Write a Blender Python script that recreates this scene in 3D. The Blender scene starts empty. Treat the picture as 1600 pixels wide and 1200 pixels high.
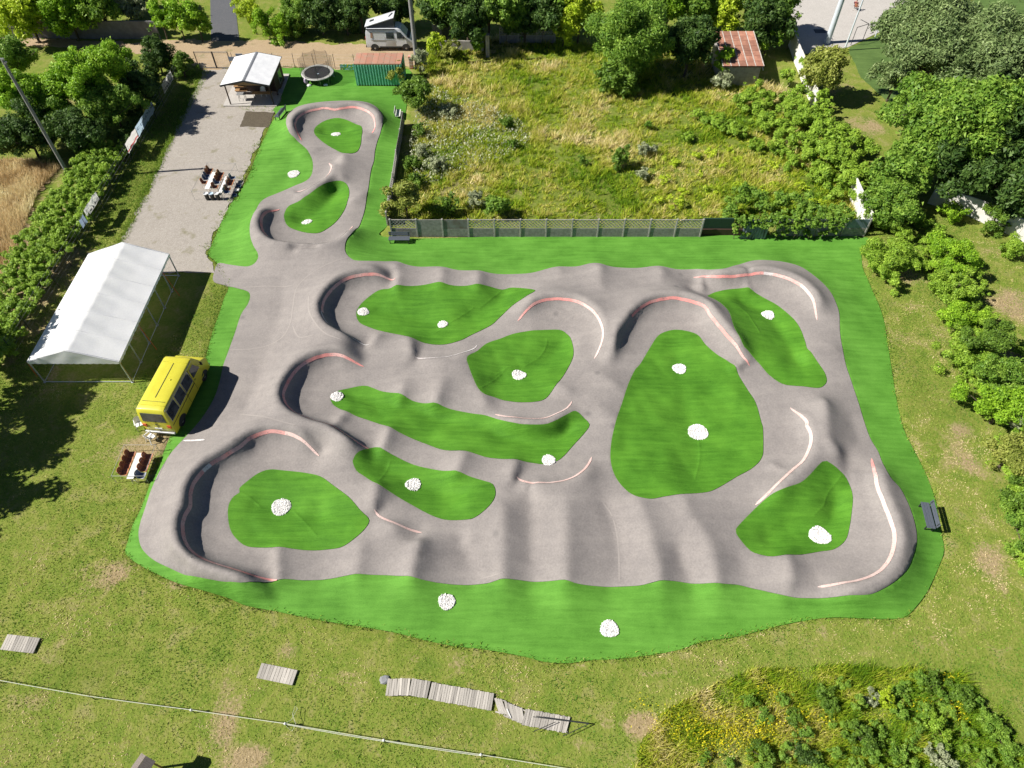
import bpy, bmesh, math, random
import numpy as np
from mathutils import Vector, Matrix
from mathutils.geometry import delaunay_2d_cdt

random.seed(7)
RNG = np.random.default_rng(11)
S = bpy.context.scene
COL = S.collection

# ------------------------------------------------------------------ camera
CAM_H, PITCH, FPX = 38.0, math.radians(51.3), 1090.0
cam_data = bpy.data.cameras.new('camera')
cam_data.sensor_width = 36.0
cam_data.lens = 36.0 * FPX / 1600.0
cam_data.clip_start, cam_data.clip_end = 0.5, 3000.0
cam = bpy.data.objects.new('camera', cam_data)
cam.location = (0, 0, CAM_H)
cam.rotation_euler = (math.pi / 2 - PITCH, 0, 0)
COL.objects.link(cam)
S.camera = cam

# ------------------------------------------------------------------ light
SUN_EL = math.radians(43.0)
SUN_AZ = math.atan2(0.13, 1.0)              # heading of the shadows, from +x towards +y
shadow_dir = Vector((math.cos(SUN_AZ) * math.cos(SUN_EL), math.sin(SUN_AZ) * math.cos(SUN_EL), -math.sin(SUN_EL)))
sun_data = bpy.data.lights.new('sun', 'SUN')
sun_data.energy = 5.0
sun_data.angle = math.radians(0.5)
sun_data.color = (1.0, 0.95, 0.87)
sun = bpy.data.objects.new('sun', sun_data)
sun.rotation_euler = shadow_dir.to_track_quat('-Z', 'Y').to_euler()
sun.location = (-60, 0, 60)
COL.objects.link(sun)

world = bpy.data.worlds.new('World')
S.world = world
world.use_nodes = True
wn = world.node_tree
sky_t = wn.nodes.new('ShaderNodeTexSky')
sky_t.sky_type = 'NISHITA'
sky_t.sun_disc = False
sky_t.air_density, sky_t.dust_density, sky_t.ozone_density = 0.5, 0.2, 2.5
sky_t.sun_elevation = SUN_EL
sky_t.sun_rotation = math.atan2(-shadow_dir.x, -shadow_dir.y)
bg = wn.nodes['Background']
bg.inputs['Strength'].default_value = 0.05
wn.links.new(sky_t.outputs[0], bg.inputs[0])

S.view_settings.view_transform = 'Standard'
S.view_settings.look = 'None'
S.view_settings.gamma = 1.0
S.view_settings.use_curve_mapping = False
S.view_settings.exposure = 0.68
S.render.engine = 'CYCLES'
S.cycles.max_bounces, S.cycles.diffuse_bounces, S.cycles.glossy_bounces = 5, 2, 2
S.cycles.transmission_bounces, S.cycles.transparent_max_bounces = 2, 6
S.cycles.use_adaptive_sampling = True
S.cycles.adaptive_threshold = 0.02
S.cycles.use_denoising = True

# ------------------------------------------------------------------ survey: photo pixel -> place on the ground
CP, SP = math.cos(PITCH), math.sin(PITCH)
def G(u, v, z=0.0):
    a, b = (u - 800) / FPX, (600 - v) / FPX
    t = (CAM_H - z) / (SP - b * CP)
    return Vector((a * t, (CP + b * SP) * t, z))
def Zc(ox, oy, pts, k=4.0):
    return [(ox + x / k, oy + y / k) for x, y in pts]

# ------------------------------------------------------------------ helpers: objects
def tag(o, label=None, cat=None, group=None, kind=None):
    if label: o['label'] = label
    if cat: o['category'] = cat
    if group: o['group'] = group
    if kind: o['kind'] = kind
    return o
def empty(name, loc, rz=0.0, label=None, cat=None, group=None):
    o = bpy.data.objects.new(name, None)
    o.empty_display_size = 0.3
    o.location = loc
    o.rotation_euler = (0, 0, rz)
    COL.objects.link(o)
    return tag(o, label, cat, group)
def link(name, me, parent=None, mat=None):
    if mat is not None:
        me.materials.clear()
        for m in (mat if isinstance(mat, (list, tuple)) else [mat]): me.materials.append(m)
    o = bpy.data.objects.new(name, me)
    COL.objects.link(o)
    if parent is not None: o.parent = parent
    return o
def mesh_np(name, verts, faces, smooth=False):
    """verts (n,3) array, faces (m,k) int array"""
    verts = np.asarray(verts, dtype=np.float32); faces = np.asarray(faces, dtype=np.int32)
    me = bpy.data.meshes.new(name)
    n, m, k = len(verts), len(faces), faces.shape[1]
    me.vertices.add(n); me.vertices.foreach_set('co', verts.ravel())
    me.loops.add(m * k); me.loops.foreach_set('vertex_index', faces.ravel())
    me.polygons.add(m)
    me.polygons.foreach_set('loop_start', np.arange(0, m * k, k, dtype=np.int32))
    me.polygons.foreach_set('loop_total', np.full(m, k, dtype=np.int32))
    me.polygons.foreach_set('use_smooth', np.full(m, smooth, dtype=bool))
    me.update(calc_edges=True)
    return me
def copy_tree(o, parent=None):
    c = o.copy(); COL.objects.link(c); c.parent = parent
    for ch in list(o.children): copy_tree(ch, c)
    return c

class MB:
    """collects boxes, bars, tubes, prisms into ONE mesh"""
    def __init__(s): s.v, s.f = [], []
    def add(s, vs, fs):
        n = len(s.v); s.v += [tuple(v) for v in vs]; s.f += [tuple(i + n for i in f) for f in fs]; return s
    def box(s, c, d, rz=0.0, M=None):
        x, y, z = d[0] / 2, d[1] / 2, d[2] / 2
        R = Matrix.Rotation(rz, 3, 'Z') if M is None else M
        vs = [Vector(c) + R @ Vector((i * x, j * y, k * z)) for i in (-1, 1) for j in (-1, 1) for k in (-1, 1)]
        return s.add(vs, [(0, 1, 3, 2), (4, 6, 7, 5), (0, 4, 5, 1), (2, 3, 7, 6), (0, 2, 6, 4), (1, 5, 7, 3)])
    def bar(s, a, b, w, h=None, up=(0, 0, 1)):
        a, b = Vector(a), Vector(b); h = w if h is None else h
        d = (b - a).normalized(); u = Vector(up)
        if abs(d.dot(u)) > 0.98: u = Vector((0, 1, 0))
        r = d.cross(u).normalized(); u = r.cross(d)
        vs = [p + r * i * w / 2 + u * j * h / 2 for p in (a, b) for i, j in ((-1, -1), (1, -1), (1, 1), (-1, 1))]
        return s.add(vs, [(3, 2, 1, 0), (4, 5, 6, 7), (0, 1, 5, 4), (1, 2, 6, 5), (2, 3, 7, 6), (3, 0, 4, 7)])
    def tube(s, pts, r, n=6, caps=True, r2=None):
        pts = [Vector(p) for p in pts]; rings = []
        m = len(pts)
        for i, p in enumerate(pts):
            d = (pts[min(i + 1, m - 1)] - pts[max(i - 1, 0)]).normalized()
            u = Vector((0, 0, 1)) if abs(d.z) < 0.95 else Vector((0, 1, 0))
            a = d.cross(u).normalized(); b = a.cross(d)
            rr = r if r2 is None else r + (r2 - r) * i / (m - 1)
            rings.append([p + (a * math.cos(2 * math.pi * k / n) + b * math.sin(2 * math.pi * k / n)) * rr for k in range(n)])
        vs = [q for R in rings for q in R]; fs = []
        for i in range(m - 1):
            for k in range(n):
                fs.append((i * n + k, i * n + (k + 1) % n, (i + 1) * n + (k + 1) % n, (i + 1) * n + k))
        if caps: fs += [tuple(range(n))[::-1], tuple((m - 1) * n + k for k in range(n))]
        return s.add(vs, fs)
    def prism(s, poly, z0, z1):
        n = len(poly)
        vs = [(p[0], p[1], z0) for p in poly] + [(p[0], p[1], z1) for p in poly]
        return s.add(vs, [tuple(range(n))[::-1], tuple(range(n, 2 * n))] + [(i, (i + 1) % n, n + (i + 1) % n, n + i) for i in range(n)])
    def loft(s, secs, close=True, caps=True):
        """sections = lists of equal-length point rings"""
        n, m = len(secs[0]), len(secs); fs = []
        for i in range(m - 1):
            for k in range(n if close else n - 1):
                fs.append((i * n + k, i * n + (k + 1) % n, (i + 1) * n + (k + 1) % n, (i + 1) * n + k))
        if caps: fs += [tuple(range(n))[::-1], tuple((m - 1) * n + k for k in range(n))]
        return s.add([q for R in secs for q in R], fs)
    def ring(s, prof, n=40, c=(0, 0, 0)):
        prof = list(prof) + [prof[0]]
        return s.loft([[(c[0] + r * math.cos(2 * math.pi * k / n), c[1] + r * math.sin(2 * math.pi * k / n), c[2] + z) for k in range(n)] for r, z in prof], caps=False)
    def lathe(s, prof, n=16, c=(0, 0, 0)):
        secs = [[(c[0] + r * math.cos(2 * math.pi * k / n), c[1] + r * math.sin(2 * math.pi * k / n), c[2] + z) for k in range(n)] for r, z in prof]
        return s.loft(secs)
    def quad(s, a, b, c, d): return s.add([a, b, c, d], [(0, 1, 2, 3)])
    def build(s, name, mat, parent=None, bevel=0.0, smooth=False):
        me = bpy.data.meshes.new(name); me.from_pydata(s.v, [], s.f)
        bm = bmesh.new(); bm.from_mesh(me)
        bmesh.ops.recalc_face_normals(bm, faces=bm.faces)
        if bevel:
            es = [e for e in bm.edges if len(e.link_faces) == 2 and e.calc_face_angle(0) > 0.6]
            bmesh.ops.bevel(bm, geom=es, offset=bevel, segments=2, affect='EDGES', profile=0.5, clamp_overlap=True)
        bm.to_mesh(me); bm.free()
        if smooth:
            me.polygons.foreach_set('use_smooth', [True] * len(me.polygons))
            me.set_sharp_from_angle(angle=math.radians(40))
        return link(name, me, parent, mat)

# ------------------------------------------------------------------ helpers: materials
def new_mat(name):
    m = bpy.data.materials.new(name); m.use_nodes = True
    nt = m.node_tree; b = nt.nodes['Principled BSDF']
    return m, nt, b
def nd(nt, typ, **kw):
    n = nt.nodes.new(typ)
    for k, v in kw.items():
        if k.startswith('i_'):
            n.inputs[k[2:].replace('_', ' ')].default_value = v
        else: setattr(n, k, v)
    return n
def rgba(c): return (c[0], c[1], c[2], 1.0)
def noise(nt, vec, scale, detail=4.0, rough=0.6, dist=0.0):
    n = nd(nt, 'ShaderNodeTexNoise'); n.inputs['Scale'].default_value = scale
    n.inputs['Detail'].default_value = detail; n.inputs['Roughness'].default_value = rough; n.inputs['Distortion'].default_value = dist
    if vec is not None: nt.links.new(vec, n.inputs['Vector'])
    return n.outputs['Fac']
def ramp(nt, fac, stops, interp='LINEAR'):
    r = nd(nt, 'ShaderNodeValToRGB'); cr = r.color_ramp; cr.interpolation = interp
    while len(cr.elements) < len(stops): cr.elements.new(0.5)
    for e, (p, c) in zip(cr.elements, stops):
        e.position = p; e.color = rgba(c) if isinstance(c, (tuple, list)) else (c, c, c, 1)
    nt.links.new(fac, r.inputs['Fac']); return r.outputs['Color']
def mixc(nt, fac, a, b, mode='MIX'):
    m = nd(nt, 'ShaderNodeMix', data_type='RGBA', blend_type=mode, clamp_factor=True)
    for sock, val in ((m.inputs[0], fac), (m.inputs[6], a), (m.inputs[7], b)):
        if isinstance(val, (int, float)): sock.default_value = val
        elif isinstance(val, (tuple, list)): sock.default_value = rgba(val)
        else: nt.links.new(val, sock)
    return m.outputs[2]
def math_n(nt, op, a, b=None):
    m = nd(nt, 'ShaderNodeMath', operation=op)
    for i, val in enumerate((a, b)):
        if val is None: continue
        if isinstance(val, (int, float)): m.inputs[i].default_value = val
        else: nt.links.new(val, m.inputs[i])
    return m.outputs[0]
def bump(nt, b, height, strength=0.4, dist=0.03):
    n = nd(nt, 'ShaderNodeBump'); n.inputs['Strength'].default_value = strength; n.inputs['Distance'].default_value = dist
    nt.links.new(height, n.inputs['Height']); nt.links.new(n.outputs[0], b.inputs['Normal'])
def pos(nt): return nd(nt, 'ShaderNodeNewGeometry').outputs['Position']
def objc(nt): return nd(nt, 'ShaderNodeTexCoord').outputs['Object']
def scaled(nt, vec, sc, rz=0.0):
    m = nd(nt, 'ShaderNodeMapping'); m.inputs['Scale'].default_value = sc; m.inputs['Rotation'].default_value = (0, 0, rz)
    nt.links.new(vec, m.inputs['Vector']); return m.outputs[0]
def pm(name, c1, c2=None, scale=4.0, rough=0.7, metal=0.0, bmp=0.0, coat=0.0, stretch=None, per_obj=0.0, spec=0.5):
    """paint / plastic / metal with uneven tone, dirt and slight relief"""
    m, nt, b = new_mat(name)
    c2 = c2 or tuple(x * 0.72 for x in c1)
    v = objc(nt)
    if stretch: v = scaled(nt, v, stretch)
    f1 = noise(nt, v, scale, 3, 0.65)
    col = ramp(nt, f1, [(0.35, c2), (0.62, c1)])
    f2 = noise(nt, v, scale * 9, 1, 0.6)
    col = mixc(nt, 0.25, col, ramp(nt, f2, [(0.3, tuple(x * 0.75 for x in c1)), (0.7, tuple(min(1, x * 1.1) for x in c1))]))
    if per_obj:
        oi = nd(nt, 'ShaderNodeObjectInfo').outputs['Random']
        col = mixc(nt, 1.0, col, ramp(nt, oi, [(0, 1 - per_obj), (1, 1.0)]), 'MULTIPLY')
    nt.links.new(col, b.inputs['Base Color'])
    b.inputs['Roughness'].default_value = rough; b.inputs['Metallic'].default_value = metal
    b.inputs['Coat Weight'].default_value = coat; b.inputs['Specular IOR Level'].default_value = spec
    if bmp: bump(nt, b, f2, bmp, 0.02)
    return m
# ================================================================== TERRAIN OF THE PUMP TRACK
def catmull(pts, step=0.18, closed=False):
    P = [np.array(p, dtype=float) for p in pts]; n = len(P); out = []
    rng = range(n) if closed else range(n - 1)
    for i in rng:
        p0 = P[(i - 1) % n] if closed else P[max(i - 1, 0)]
        p1, p2 = P[i], P[(i + 1) % n]
        p3 = P[(i + 2) % n] if closed else P[min(i + 2, n - 1)]
        k = max(1, int(np.linalg.norm(p2[:2] - p1[:2]) / step))
        for j in range(k):
            t = j / k
            out.append(0.5 * (2 * p1 + (p2 - p0) * t + (2 * p0 - 5 * p1 + 4 * p2 - p3) * t * t + (3 * p1 - p0 - 3 * p2 + p3) * t ** 3))
    if not closed: out.append(P[-1])
    return np.array(out)
def px_line(pts, z, step=0.18, closed=False):
    return catmull([tuple(G(u, v, z))[:2] for u, v in pts], step, closed)
def inside(poly, X, Y):
    r = np.zeros(X.shape, bool); x, y = poly[:, 0], poly[:, 1]; n = len(poly)
    for i in range(n):
        x1, y1, x2, y2 = x[i], y[i], x[(i + 1) % n], y[(i + 1) % n]
        if y1 == y2: continue
        c = (y1 > Y) != (y2 > Y)
        r ^= c & (X < (x2 - x1) * (Y - y1) / (y2 - y1) + x1)
    return r
def dist_to(poly, X, Y, closed=True):
    d = np.full(X.shape, 1e9); n = len(poly)
    for i in range(n if closed else n - 1):
        a, b = poly[i], poly[(i + 1) % n]; ab = b - a; L = ab @ ab + 1e-12
        t = np.clip(((X - a[0]) * ab[0] + (Y - a[1]) * ab[1]) / L, 0, 1)
        d = np.minimum(d, (X - a[0] - t * ab[0]) ** 2 + (Y - a[1] - t * ab[1]) ** 2)
    return np.sqrt(d)

# outlines in the photograph ------------------------------------------------
ASPHALT_PX = [(447,192),(450,180),(459,171),(472,165),(500,160),(530,158),(555,158),(575,161),(587,167),(596,177),(599,186),(595,205),(590,220),(586,235),(584,252),(580,265),(577,284),(573,305),(570,327),(564,347),(552,362),(542,374),(539,385),(540,395),(548,404),(560,408),(600,409),(620,409),(632,413),(650,417),(685,417),(712,422),(747,423),(765,427),(800,429),(830,427),(865,418),(900,417),(922,412),(937,412),(950,416),(975,419),(1000,419),(1027,416),(1055,421),(1090,421),(1125,421),(1150,415),(1175,408),(1197,407),(1225,410),(1250,417),(1270,430),(1292,450),(1305,472),(1311,492),(1312,520),(1316,545),(1321,570),(1330,597),(1340,627),(1349,657),(1360,687),(1372,707),(1380,727),(1390,745),(1405,762),(1416,782),(1425,805),(1431,830),(1431,852),(1425,872),(1417,890),(1400,907),(1380,920),(1357,929),(1320,931),(1270,935),(1232,932),(1182,921),(1152,914),(1120,911),(1060,909),(1020,910),(1000,915),(967,917),(930,916),(902,912),(882,906),(850,909),(815,907),(782,905),(765,911),(740,914),(715,914),(680,910),(647,902),(632,900),(600,899),(545,899),(520,904),(475,907),(445,905),(400,909),(375,910),(337,907),(300,900),(270,890),(240,875),(222,857),(217,837),(219,820),(227,795),(237,765),(250,737),(265,712),(282,692),(296,677),(317,652),(335,622),(344,595),(349,572),(357,550),(367,522),(377,492),(387,477),(391,465),(388,456),(372,451),(352,446),(334,440),(335,426),(341,412),(358,414),(372,416),(387,417),(397,413),(403,405),(403,396),(396,384),(391,368),(391,350),(396,335),(404,321),(414,311),(430,304),(447,297),(460,291),(475,285),(485,277),(489,265),(488,250),(482,237),(475,229),(462,217),(452,207)]
ISLANDS_PX = {
 'a': Zc(400,130,[(500,222),(570,235),(630,262),(662,280),(660,340),(650,400),(630,432),(590,443),(540,438),(500,420),(450,392),(400,355),(368,320),(365,295),(385,268),(430,240)]),
 'b': Zc(400,130,[(480,618),(530,615),(570,640),(583,690),(570,750),(545,810),(500,870),(450,910),(390,940),(320,938),(250,920),(200,895),(178,850),(182,810),(210,770),(280,735),(330,700),(390,655)]),
 'c': Zc(350,400,[(828,370),(845,320),(900,265),(980,215),(1080,185),(1210,190),(1320,170)]) + Zc(700,380,[(0,262),(80,272),(180,258),(260,275),(340,295),(400,282),(490,288),(545,300),(480,340),(400,395),(320,470),(270,515),(150,575),(80,610),(0,633)]) + Zc(350,400,[(1350,558),(1280,552),(1180,515),(1100,495),(1000,475),(920,452),(850,420)]),
 'd': Zc(700,380,[(120,715),(180,680),(240,632),(330,600),(420,568),(560,548),(690,545),(740,570),(770,610),(783,700),(745,790),(690,870),(640,940),(600,980),(540,995),(440,997),(350,985),(290,965),(230,945),(190,910),(160,850),(130,770)]),
 'e': Zc(350,400,[(668,905),(674,880),(700,855),(750,838),(870,815),(920,825),(980,848),(1060,860),(1170,905),(1310,920)]) + [(700,639),(737,647),(762,651),(795,660),(820,664),(850,664),(870,657),(885,649),(899,643),(912,654),(921,664),(915,675),(897,695),(882,712),(870,721),(850,726),(832,724),(805,718),(765,716),(747,711),(727,705),(695,704),(665,694),(640,684),(617,672),(600,665),(575,657),(555,650),(532,640),(520,632)],
 'f': Zc(540,640,[(45,325),(60,290),(110,255),(180,240),(240,255),(320,300),(430,350),(550,378),(690,385),(760,415),(870,450),(920,470),(937,520),(920,575),(870,630),(800,680),(730,692),(620,690),(520,655),(400,590),(300,530),(190,460),(120,420),(70,385)]),
 'g': Zc(200,640,[(627,630),(640,580),(665,545),(700,522),(698,496),(750,450),(820,400),(890,378),(980,385),(1100,398),(1200,420),(1280,475),(1380,550),(1450,630),(1508,695),(1460,770),(1350,855),(1240,878),(1120,882),(970,862),(880,865),(750,858),(690,820),(650,770),(632,710)]),
 'h': Zc(1000,380,[(0,760),(60,660),(110,585),(160,557),(220,545),(290,553),(360,578),(410,640),(480,700),(560,750),(620,840),(670,920),(720,1000),(755,1120)]) + [(1191,667),(1192,692),(1190,715),(1175,732),(1150,746),(1125,761),(1107,769),(1080,772),(1060,773),(1035,777),(1015,780),(992,775),(972,760),(960,742),(954,720),(955,692),(962,660),(972,630),(982,600),(992,579)],
 'i': Zc(1000,380,[(422,335),(450,318),(540,295),(650,283),(700,298),(780,350),(860,395),(950,470),(1000,540),(1030,620),(1050,670),(1110,750),(1150,810),(1165,860),(1150,890),(1110,908),(1020,898),(910,888),(850,860),(790,810),(740,750),(680,680),(640,630),(590,530),(560,440),(520,390),(460,350)]),
 'j': Zc(1120,660,[(118,670),(160,620),(250,530),(330,460),(420,415),(520,380),(580,330),(660,248),(710,260),(770,310),(820,380),(845,460),(840,560),(825,660),(800,740),(730,795),(640,810),(500,830),(350,840),(260,825),(210,805),(150,740),(120,695)]),
}
TURF_PX = [(379,167),(379,172),(429,175),(422,197),(415,212),(404,235),(397,252),(385,282),(370,307),(357,325),(342,357),(330,385),(325,397),(338,410),(350,428),(357,449),(350,467),(342,492),(332,520),(322,557),(312,585),(296,625),(280,660),(265,685),(258,702),(246,732),(235,757),(220,797),(208,820),(200,847),(196,864),(217,882),(267,907),(305,920),(355,935),(385,947),(430,955),(460,961),(505,970),(550,977),(615,988),(690,1006),(765,1016),(815,1025),(852,1034),(890,1036),(927,1031),(960,1030),(1012,1024),(1062,1015),(1100,1002),(1150,995),(1200,982),(1250,971),(1300,965),(1350,967),(1400,967),(1417,962),(1432,947),(1447,927),(1458,905),(1470,877),(1475,860),(1472,840),(1467,815),(1462,785),(1447,742),(1427,702),(1412,671),(1401,626),(1392,570),(1386,531),(1381,501),(1372,474),(1362,452),(1356,437),(1348,419),(1345,392),(1340,369),(1090,368),(850,368),(612,372),(606,350),(612,310),(619,270),(624,235),(629,205),(634,175),(637,145),(637,108),(550,106),(470,106),(438,107),(436,140),(433,166)]

# berms: painted line in the photo, a point on the riding side, wall height
BERMS = [
 ('n1', Zc(400,130,[(268,318),(245,285),(238,250),(255,215),(290,187),(340,167),(420,154),(500,157),(590,147),(650,152),(710,177),(740,210),(745,250),(718,278)]), (525,205), 1.1),
 ('n2', Zc(400,130,[(455,470),(475,510),(470,550),(440,590),(380,630),(300,655),(230,655)]), (465,268), 0.75),
 ('n3', Zc(400,130,[(130,740),(80,775),(40,820),(25,870),(35,920),(70,960),(130,985),(250,1000),(360,1005),(450,1000),(530,965),(580,910),(600,850)]), (490,335), 1.05),
 ('c1', Zc(350,400,[(1065,97),(960,97),(860,107),(760,133),(690,177),(632,242),(604,310),(612,370),(642,420),(690,455),(760,490),(850,512),(900,518)]), (590,480), 1.3),
 ('c2', Zc(350,400,[(1190,620),(1280,632),(1380,635),(1480,610),(1560,565)]) + [(747,532)], (690,530), 0.6),
 ('e1', Zc(350,400,[(865,633),(780,613),(690,602),(600,615),(500,657),(432,717),(385,790),(360,860),(374,920),(420,970),(480,1000),(560,1030),(650,1055),(720,1095),(790,1140),(860,1170),(935,1187)]), (512,620), 1.3),
 ('g1', Zc(200,640,[(1185,235),(1110,180),(1020,140),(930,125),(850,130),(760,165),(690,220),(600,275),(510,330),(440,395),(395,460),(375,530),(370,600),(335,670),(325,740),(340,820),(380,885),(450,935),(540,970),(640,1000),(740,1030),(820,1040),(910,1045)]), (440,790), 1.3),
 ('d1', Zc(700,380,[(430,440),(480,400),(560,360),(640,342),(730,342),(820,362),(900,410),(950,470),(975,540),(970,610),(925,690)]), (865,520), 1.05),
 ('d2', Zc(700,380,[(290,1050),(380,1080),(480,1100),(600,1100),(690,1065),(750,1020),(785,965)]), (835,620), 0.65),
 ('h1', Zc(700,380,[(1060,716),(1048,640),(1072,560),(1115,490),(1160,432),(1220,383),(1290,352),(1390,336),(1480,345),(1600,385)]) + Zc(1000,380,[(450,450),(510,520),(560,580),(620,640),(715,720)]), (1055,510), 1.25),
 ('i1', Zc(1000,380,[(345,168),(420,185),(500,202),(600,198),(700,185),(780,183),(860,195),(950,225),(1020,265),(1080,330),(1115,390),(1138,445)]), (1200,470), 1.05),
 ('h2', Zc(1000,380,[(960,995),(1010,1050),(1050,1110)]) + Zc(1120,660,[(572,20),(594,70),(596,125),(575,190),(540,250),(480,300),(400,375),(330,440),(255,500)]), (1190,690), 0.85),
 ('j1', Zc(1120,660,[(1000,195),(1000,300),(1010,400),(1040,480),(1080,570),(1110,660),(1120,740),(1100,830),(1060,900),(1000,950),(900,990),(790,1003),(650,1010)]), (1330,830), 0.9),
 ('e2', Zc(540,640,[(1065,415),(1130,445),(1220,460),(1320,458),(1420,430),(1490,380),(1530,320),(1550,270)]), (855,715), 0.65),
 ('f1', [(583,796),(590,804),(604,813),(625,822),(642,827),(660,830)], (640,790), 0.6),
]
# rollers: crest line in the photo, height above the track floor
ROLLERS = [
 ([(432,858),(432,907)],.42), ([(562,850),(554,898)],.40), ([(655,836),(640,901)],.68), ([(787,790),(785,905)],.37), ([(887,790),(883,907)],.41),
 ([(1000,786),(1010,815),(1022,850),(1030,880),(1032,910)],.38), ([(1068,776),(1080,805),(1098,828),(1112,855),(1120,885),(1121,912)],.37), ([(1232,868),(1240,912)],.36),
 ([(605,667),(595,697)],.46), ([(726,706),(711,738)],.42), ([(806,719),(801,744)],.42), ([(590,521),(571,541)],.42), ([(638,526),(646,550)],.42),
 ([(632,596),(622,625)],.26), ([(692,590),(680,625)],.46), ([(537,640),(520,668)],.40), ([(589,753),(582,793)],.46), ([(742,815),(728,850)],.16),
 ([(618,410),(618,446)],.46), ([(690,418),(688,445)],.40), ([(747,424),(747,446)],.40), ([(873,418),(876,446)],.32), ([(937,412),(938,446)],.58), ([(1034,416),(1033,448)],.48), ([(1096,428),(1098,449)],.40), ([(1166,412),(1170,450)],.30),
 ([(1289,620),(1292,655),(1293,682),(1302,694),(1312,702)],.66), ([(1145,572),(1175,558)],.38), ([(1306,540),(1255,552)],.22), ([(1240,742),(1206,722)],.30), ([(1318,742),(1375,738)],.25),
 ([(536,240),(534,276)],.46), ([(571,300),(548,312)],.30), ([(470,238),(495,232)],.25), ([(458,297),(475,308)],.28), ([(598,205),(565,212)],.22),
 ([(935,585),(965,600)],.30), ([(742,600),(760,628)],.30),([(868,600),(890,612)],.28), ([(935,640),(962,655)],.28),
]
FLOOR = 0.34
# levels that are not rollers or berms (photo line, height)
LEVELS = [
 ([(400,440),(405,480),(395,540),(378,590),(350,640)], .18), ([(440,440),(440,480),(420,540),(405,590),(385,640)], .24), ([(345,430),(380,433)], .08),
 ([(322,655),(300,690)], .12), ([(460,400),(500,400)], .25), ([(245,760),(232,800),(232,840),(255,872),(300,892)], .35),
 ([(610,385),(800,388),(1000,388),(1200,385),(1330,390)], .05), ([(840,398),(890,398)], .0),
 ([(830,760),(830,880)], .28), ([(735,880),(720,840)], .24), ([(945,790),(958,815),(966,860),(967,912)], .20), ([(1060,860),(1075,905)], .22),
 ([(520,895),(500,870)], .26), ([(1170,900),(1150,870)], .3), ([(1330,655),(1340,690)], .26),
]
for (u0, v0), h0, (u1, v1) in (((436,905),.55,(434,945)),((554,898),.6,(548,960)),((640,901),.85,(632,975)),((785,905),.62,(786,995)),((883,907),.66,(884,1005)),((1032,910),.62,(1040,1000)),((1121,912),.6,(1135,985)),((1240,912),.45,(1246,960)),((618,410),.5,(616,388)),((690,418),.45,(688,392)),((747,424),.45,(745,395)),((873,418),.4,(874,390)),((937,412),.6,(936,385)),((1034,416),.5,(1036,390)),((1190,407),.7,(1196,388)),((1305,470),.7,(1340,462)),((1425,870),.7,(1452,880))):
    for k in range(1, 6): LEVELS.append(([(u0 + (u1 - u0) * k / 6, v0 + (v1 - v0) * k / 6), (u0 + (u1 - u0) * (k + .4) / 6, v0 + (v1 - v0) * (k + .4) / 6)], max(.02, h0 * (1 - k / 6) ** 1.2)))
STONES_PX = [((525,210),1.0),((459,273),1.2),((480,348),1.0),((568,489),.95),((692,510),.85),((811,590),1.1),((527,621),.95),((646,759),1.05),((440,794),1.3),((857,720),.95),((1061,578),1.05),((1090,676),1.45),((1199,494),1.05),((1279,839),1.4),((698,941),1.02),((952,983),1.08)]
# the turf lies in hollows that drain to the stones; their lowest lines
HOLLOWS = [
 ([(505,208),(545,205)], .0), ([(470,350),(500,330),(530,300)], -.1), ([(590,490),(650,500),(692,510),(740,495),(790,465)], -.12),
 ([(775,600),(811,590),(850,568),(880,540)], -.28), ([(545,620),(640,640),(740,670),(840,690),(890,672)], -.12), ([(600,735),(646,757),(720,775)], -.12),
 ([(400,790),(440,794),(500,810)], -.15), ([(1055,560),(1061,600),(1075,650),(1090,676),(1085,720)], -.05), ([(1150,470),(1199,494),(1250,575)], -.12),
 ([(1195,845),(1240,828),(1279,839),(1305,790)], -.25), ([(690,942),(706,941)], .06), ([(735,918),(730,950)], .12), ([(830,912),(836,960)], .12), ([(945,983),(960,983)], .03), ([(952,920),(952,965)], .1), ([(1080,915),(1085,960)], .14), ([(500,910),(500,940)], .1), ([(459,273),(440,290)], .05),
]

# --- height field by diffusion of the lines above ----------------------------
HX0, HX1, HY0, HY1 = -31.0, 32.0, 11.5, 77.5
outl = {'asphalt': px_line(ASPHALT_PX, .35, .5, True), 'turf': px_line(TURF_PX, 0.02, .5, True)}
for k, p in ISLANDS_PX.items(): outl[k] = px_line(p, .28, .5, True)
def smooth01(t): t = np.clip(t, 0, 1); return t * t * (3 - 2 * t)
CONS = []            # (n,3) constraint samples
BERM_INFO = {}
for name, line, ins, H in BERMS:
    P = px_line(line, FLOOR + 0.78 * H, .12)
    # even spacing
    d = np.r_[0, np.cumsum(np.linalg.norm(np.diff(P, axis=0), axis=1))]
    s = np.arange(0, d[-1], .12); P = np.c_[np.interp(s, d, P[:, 0]), np.interp(s, d, P[:, 1])]
    T = np.gradient(P, axis=0); T /= np.linalg.norm(T, axis=1)[:, None]
    N = np.c_[-T[:, 1], T[:, 0]]
    q = np.array(tuple(G(*ins, .3))[:2]); m = len(P) // 2
    near = np.argmin(np.linalg.norm(P - q, axis=1))
    if (q - P[near]) @ N[near] < 0: N = -N
    tap = smooth01(np.minimum(s, s[-1] - s) / 2.2 + .12)
    BERM_INFO[name] = (P, N, H, tap)
    for off, k in ((-.22, 1.0), (-.5, .98), (-.05, .94), (.22, .47), (.72, .17), (1.5, .0)):
        z = FLOOR + H * k * tap if k > 0 else np.full(len(P), FLOOR)
        CONS.append(np.c_[P + N * off, z])
for line, hgt in ROLLERS:
    hgt *= 1.5; P = px_line(line, FLOOR + hgt, .1); CONS.append(np.c_[P, np.full(len(P), FLOOR + hgt)])
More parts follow.
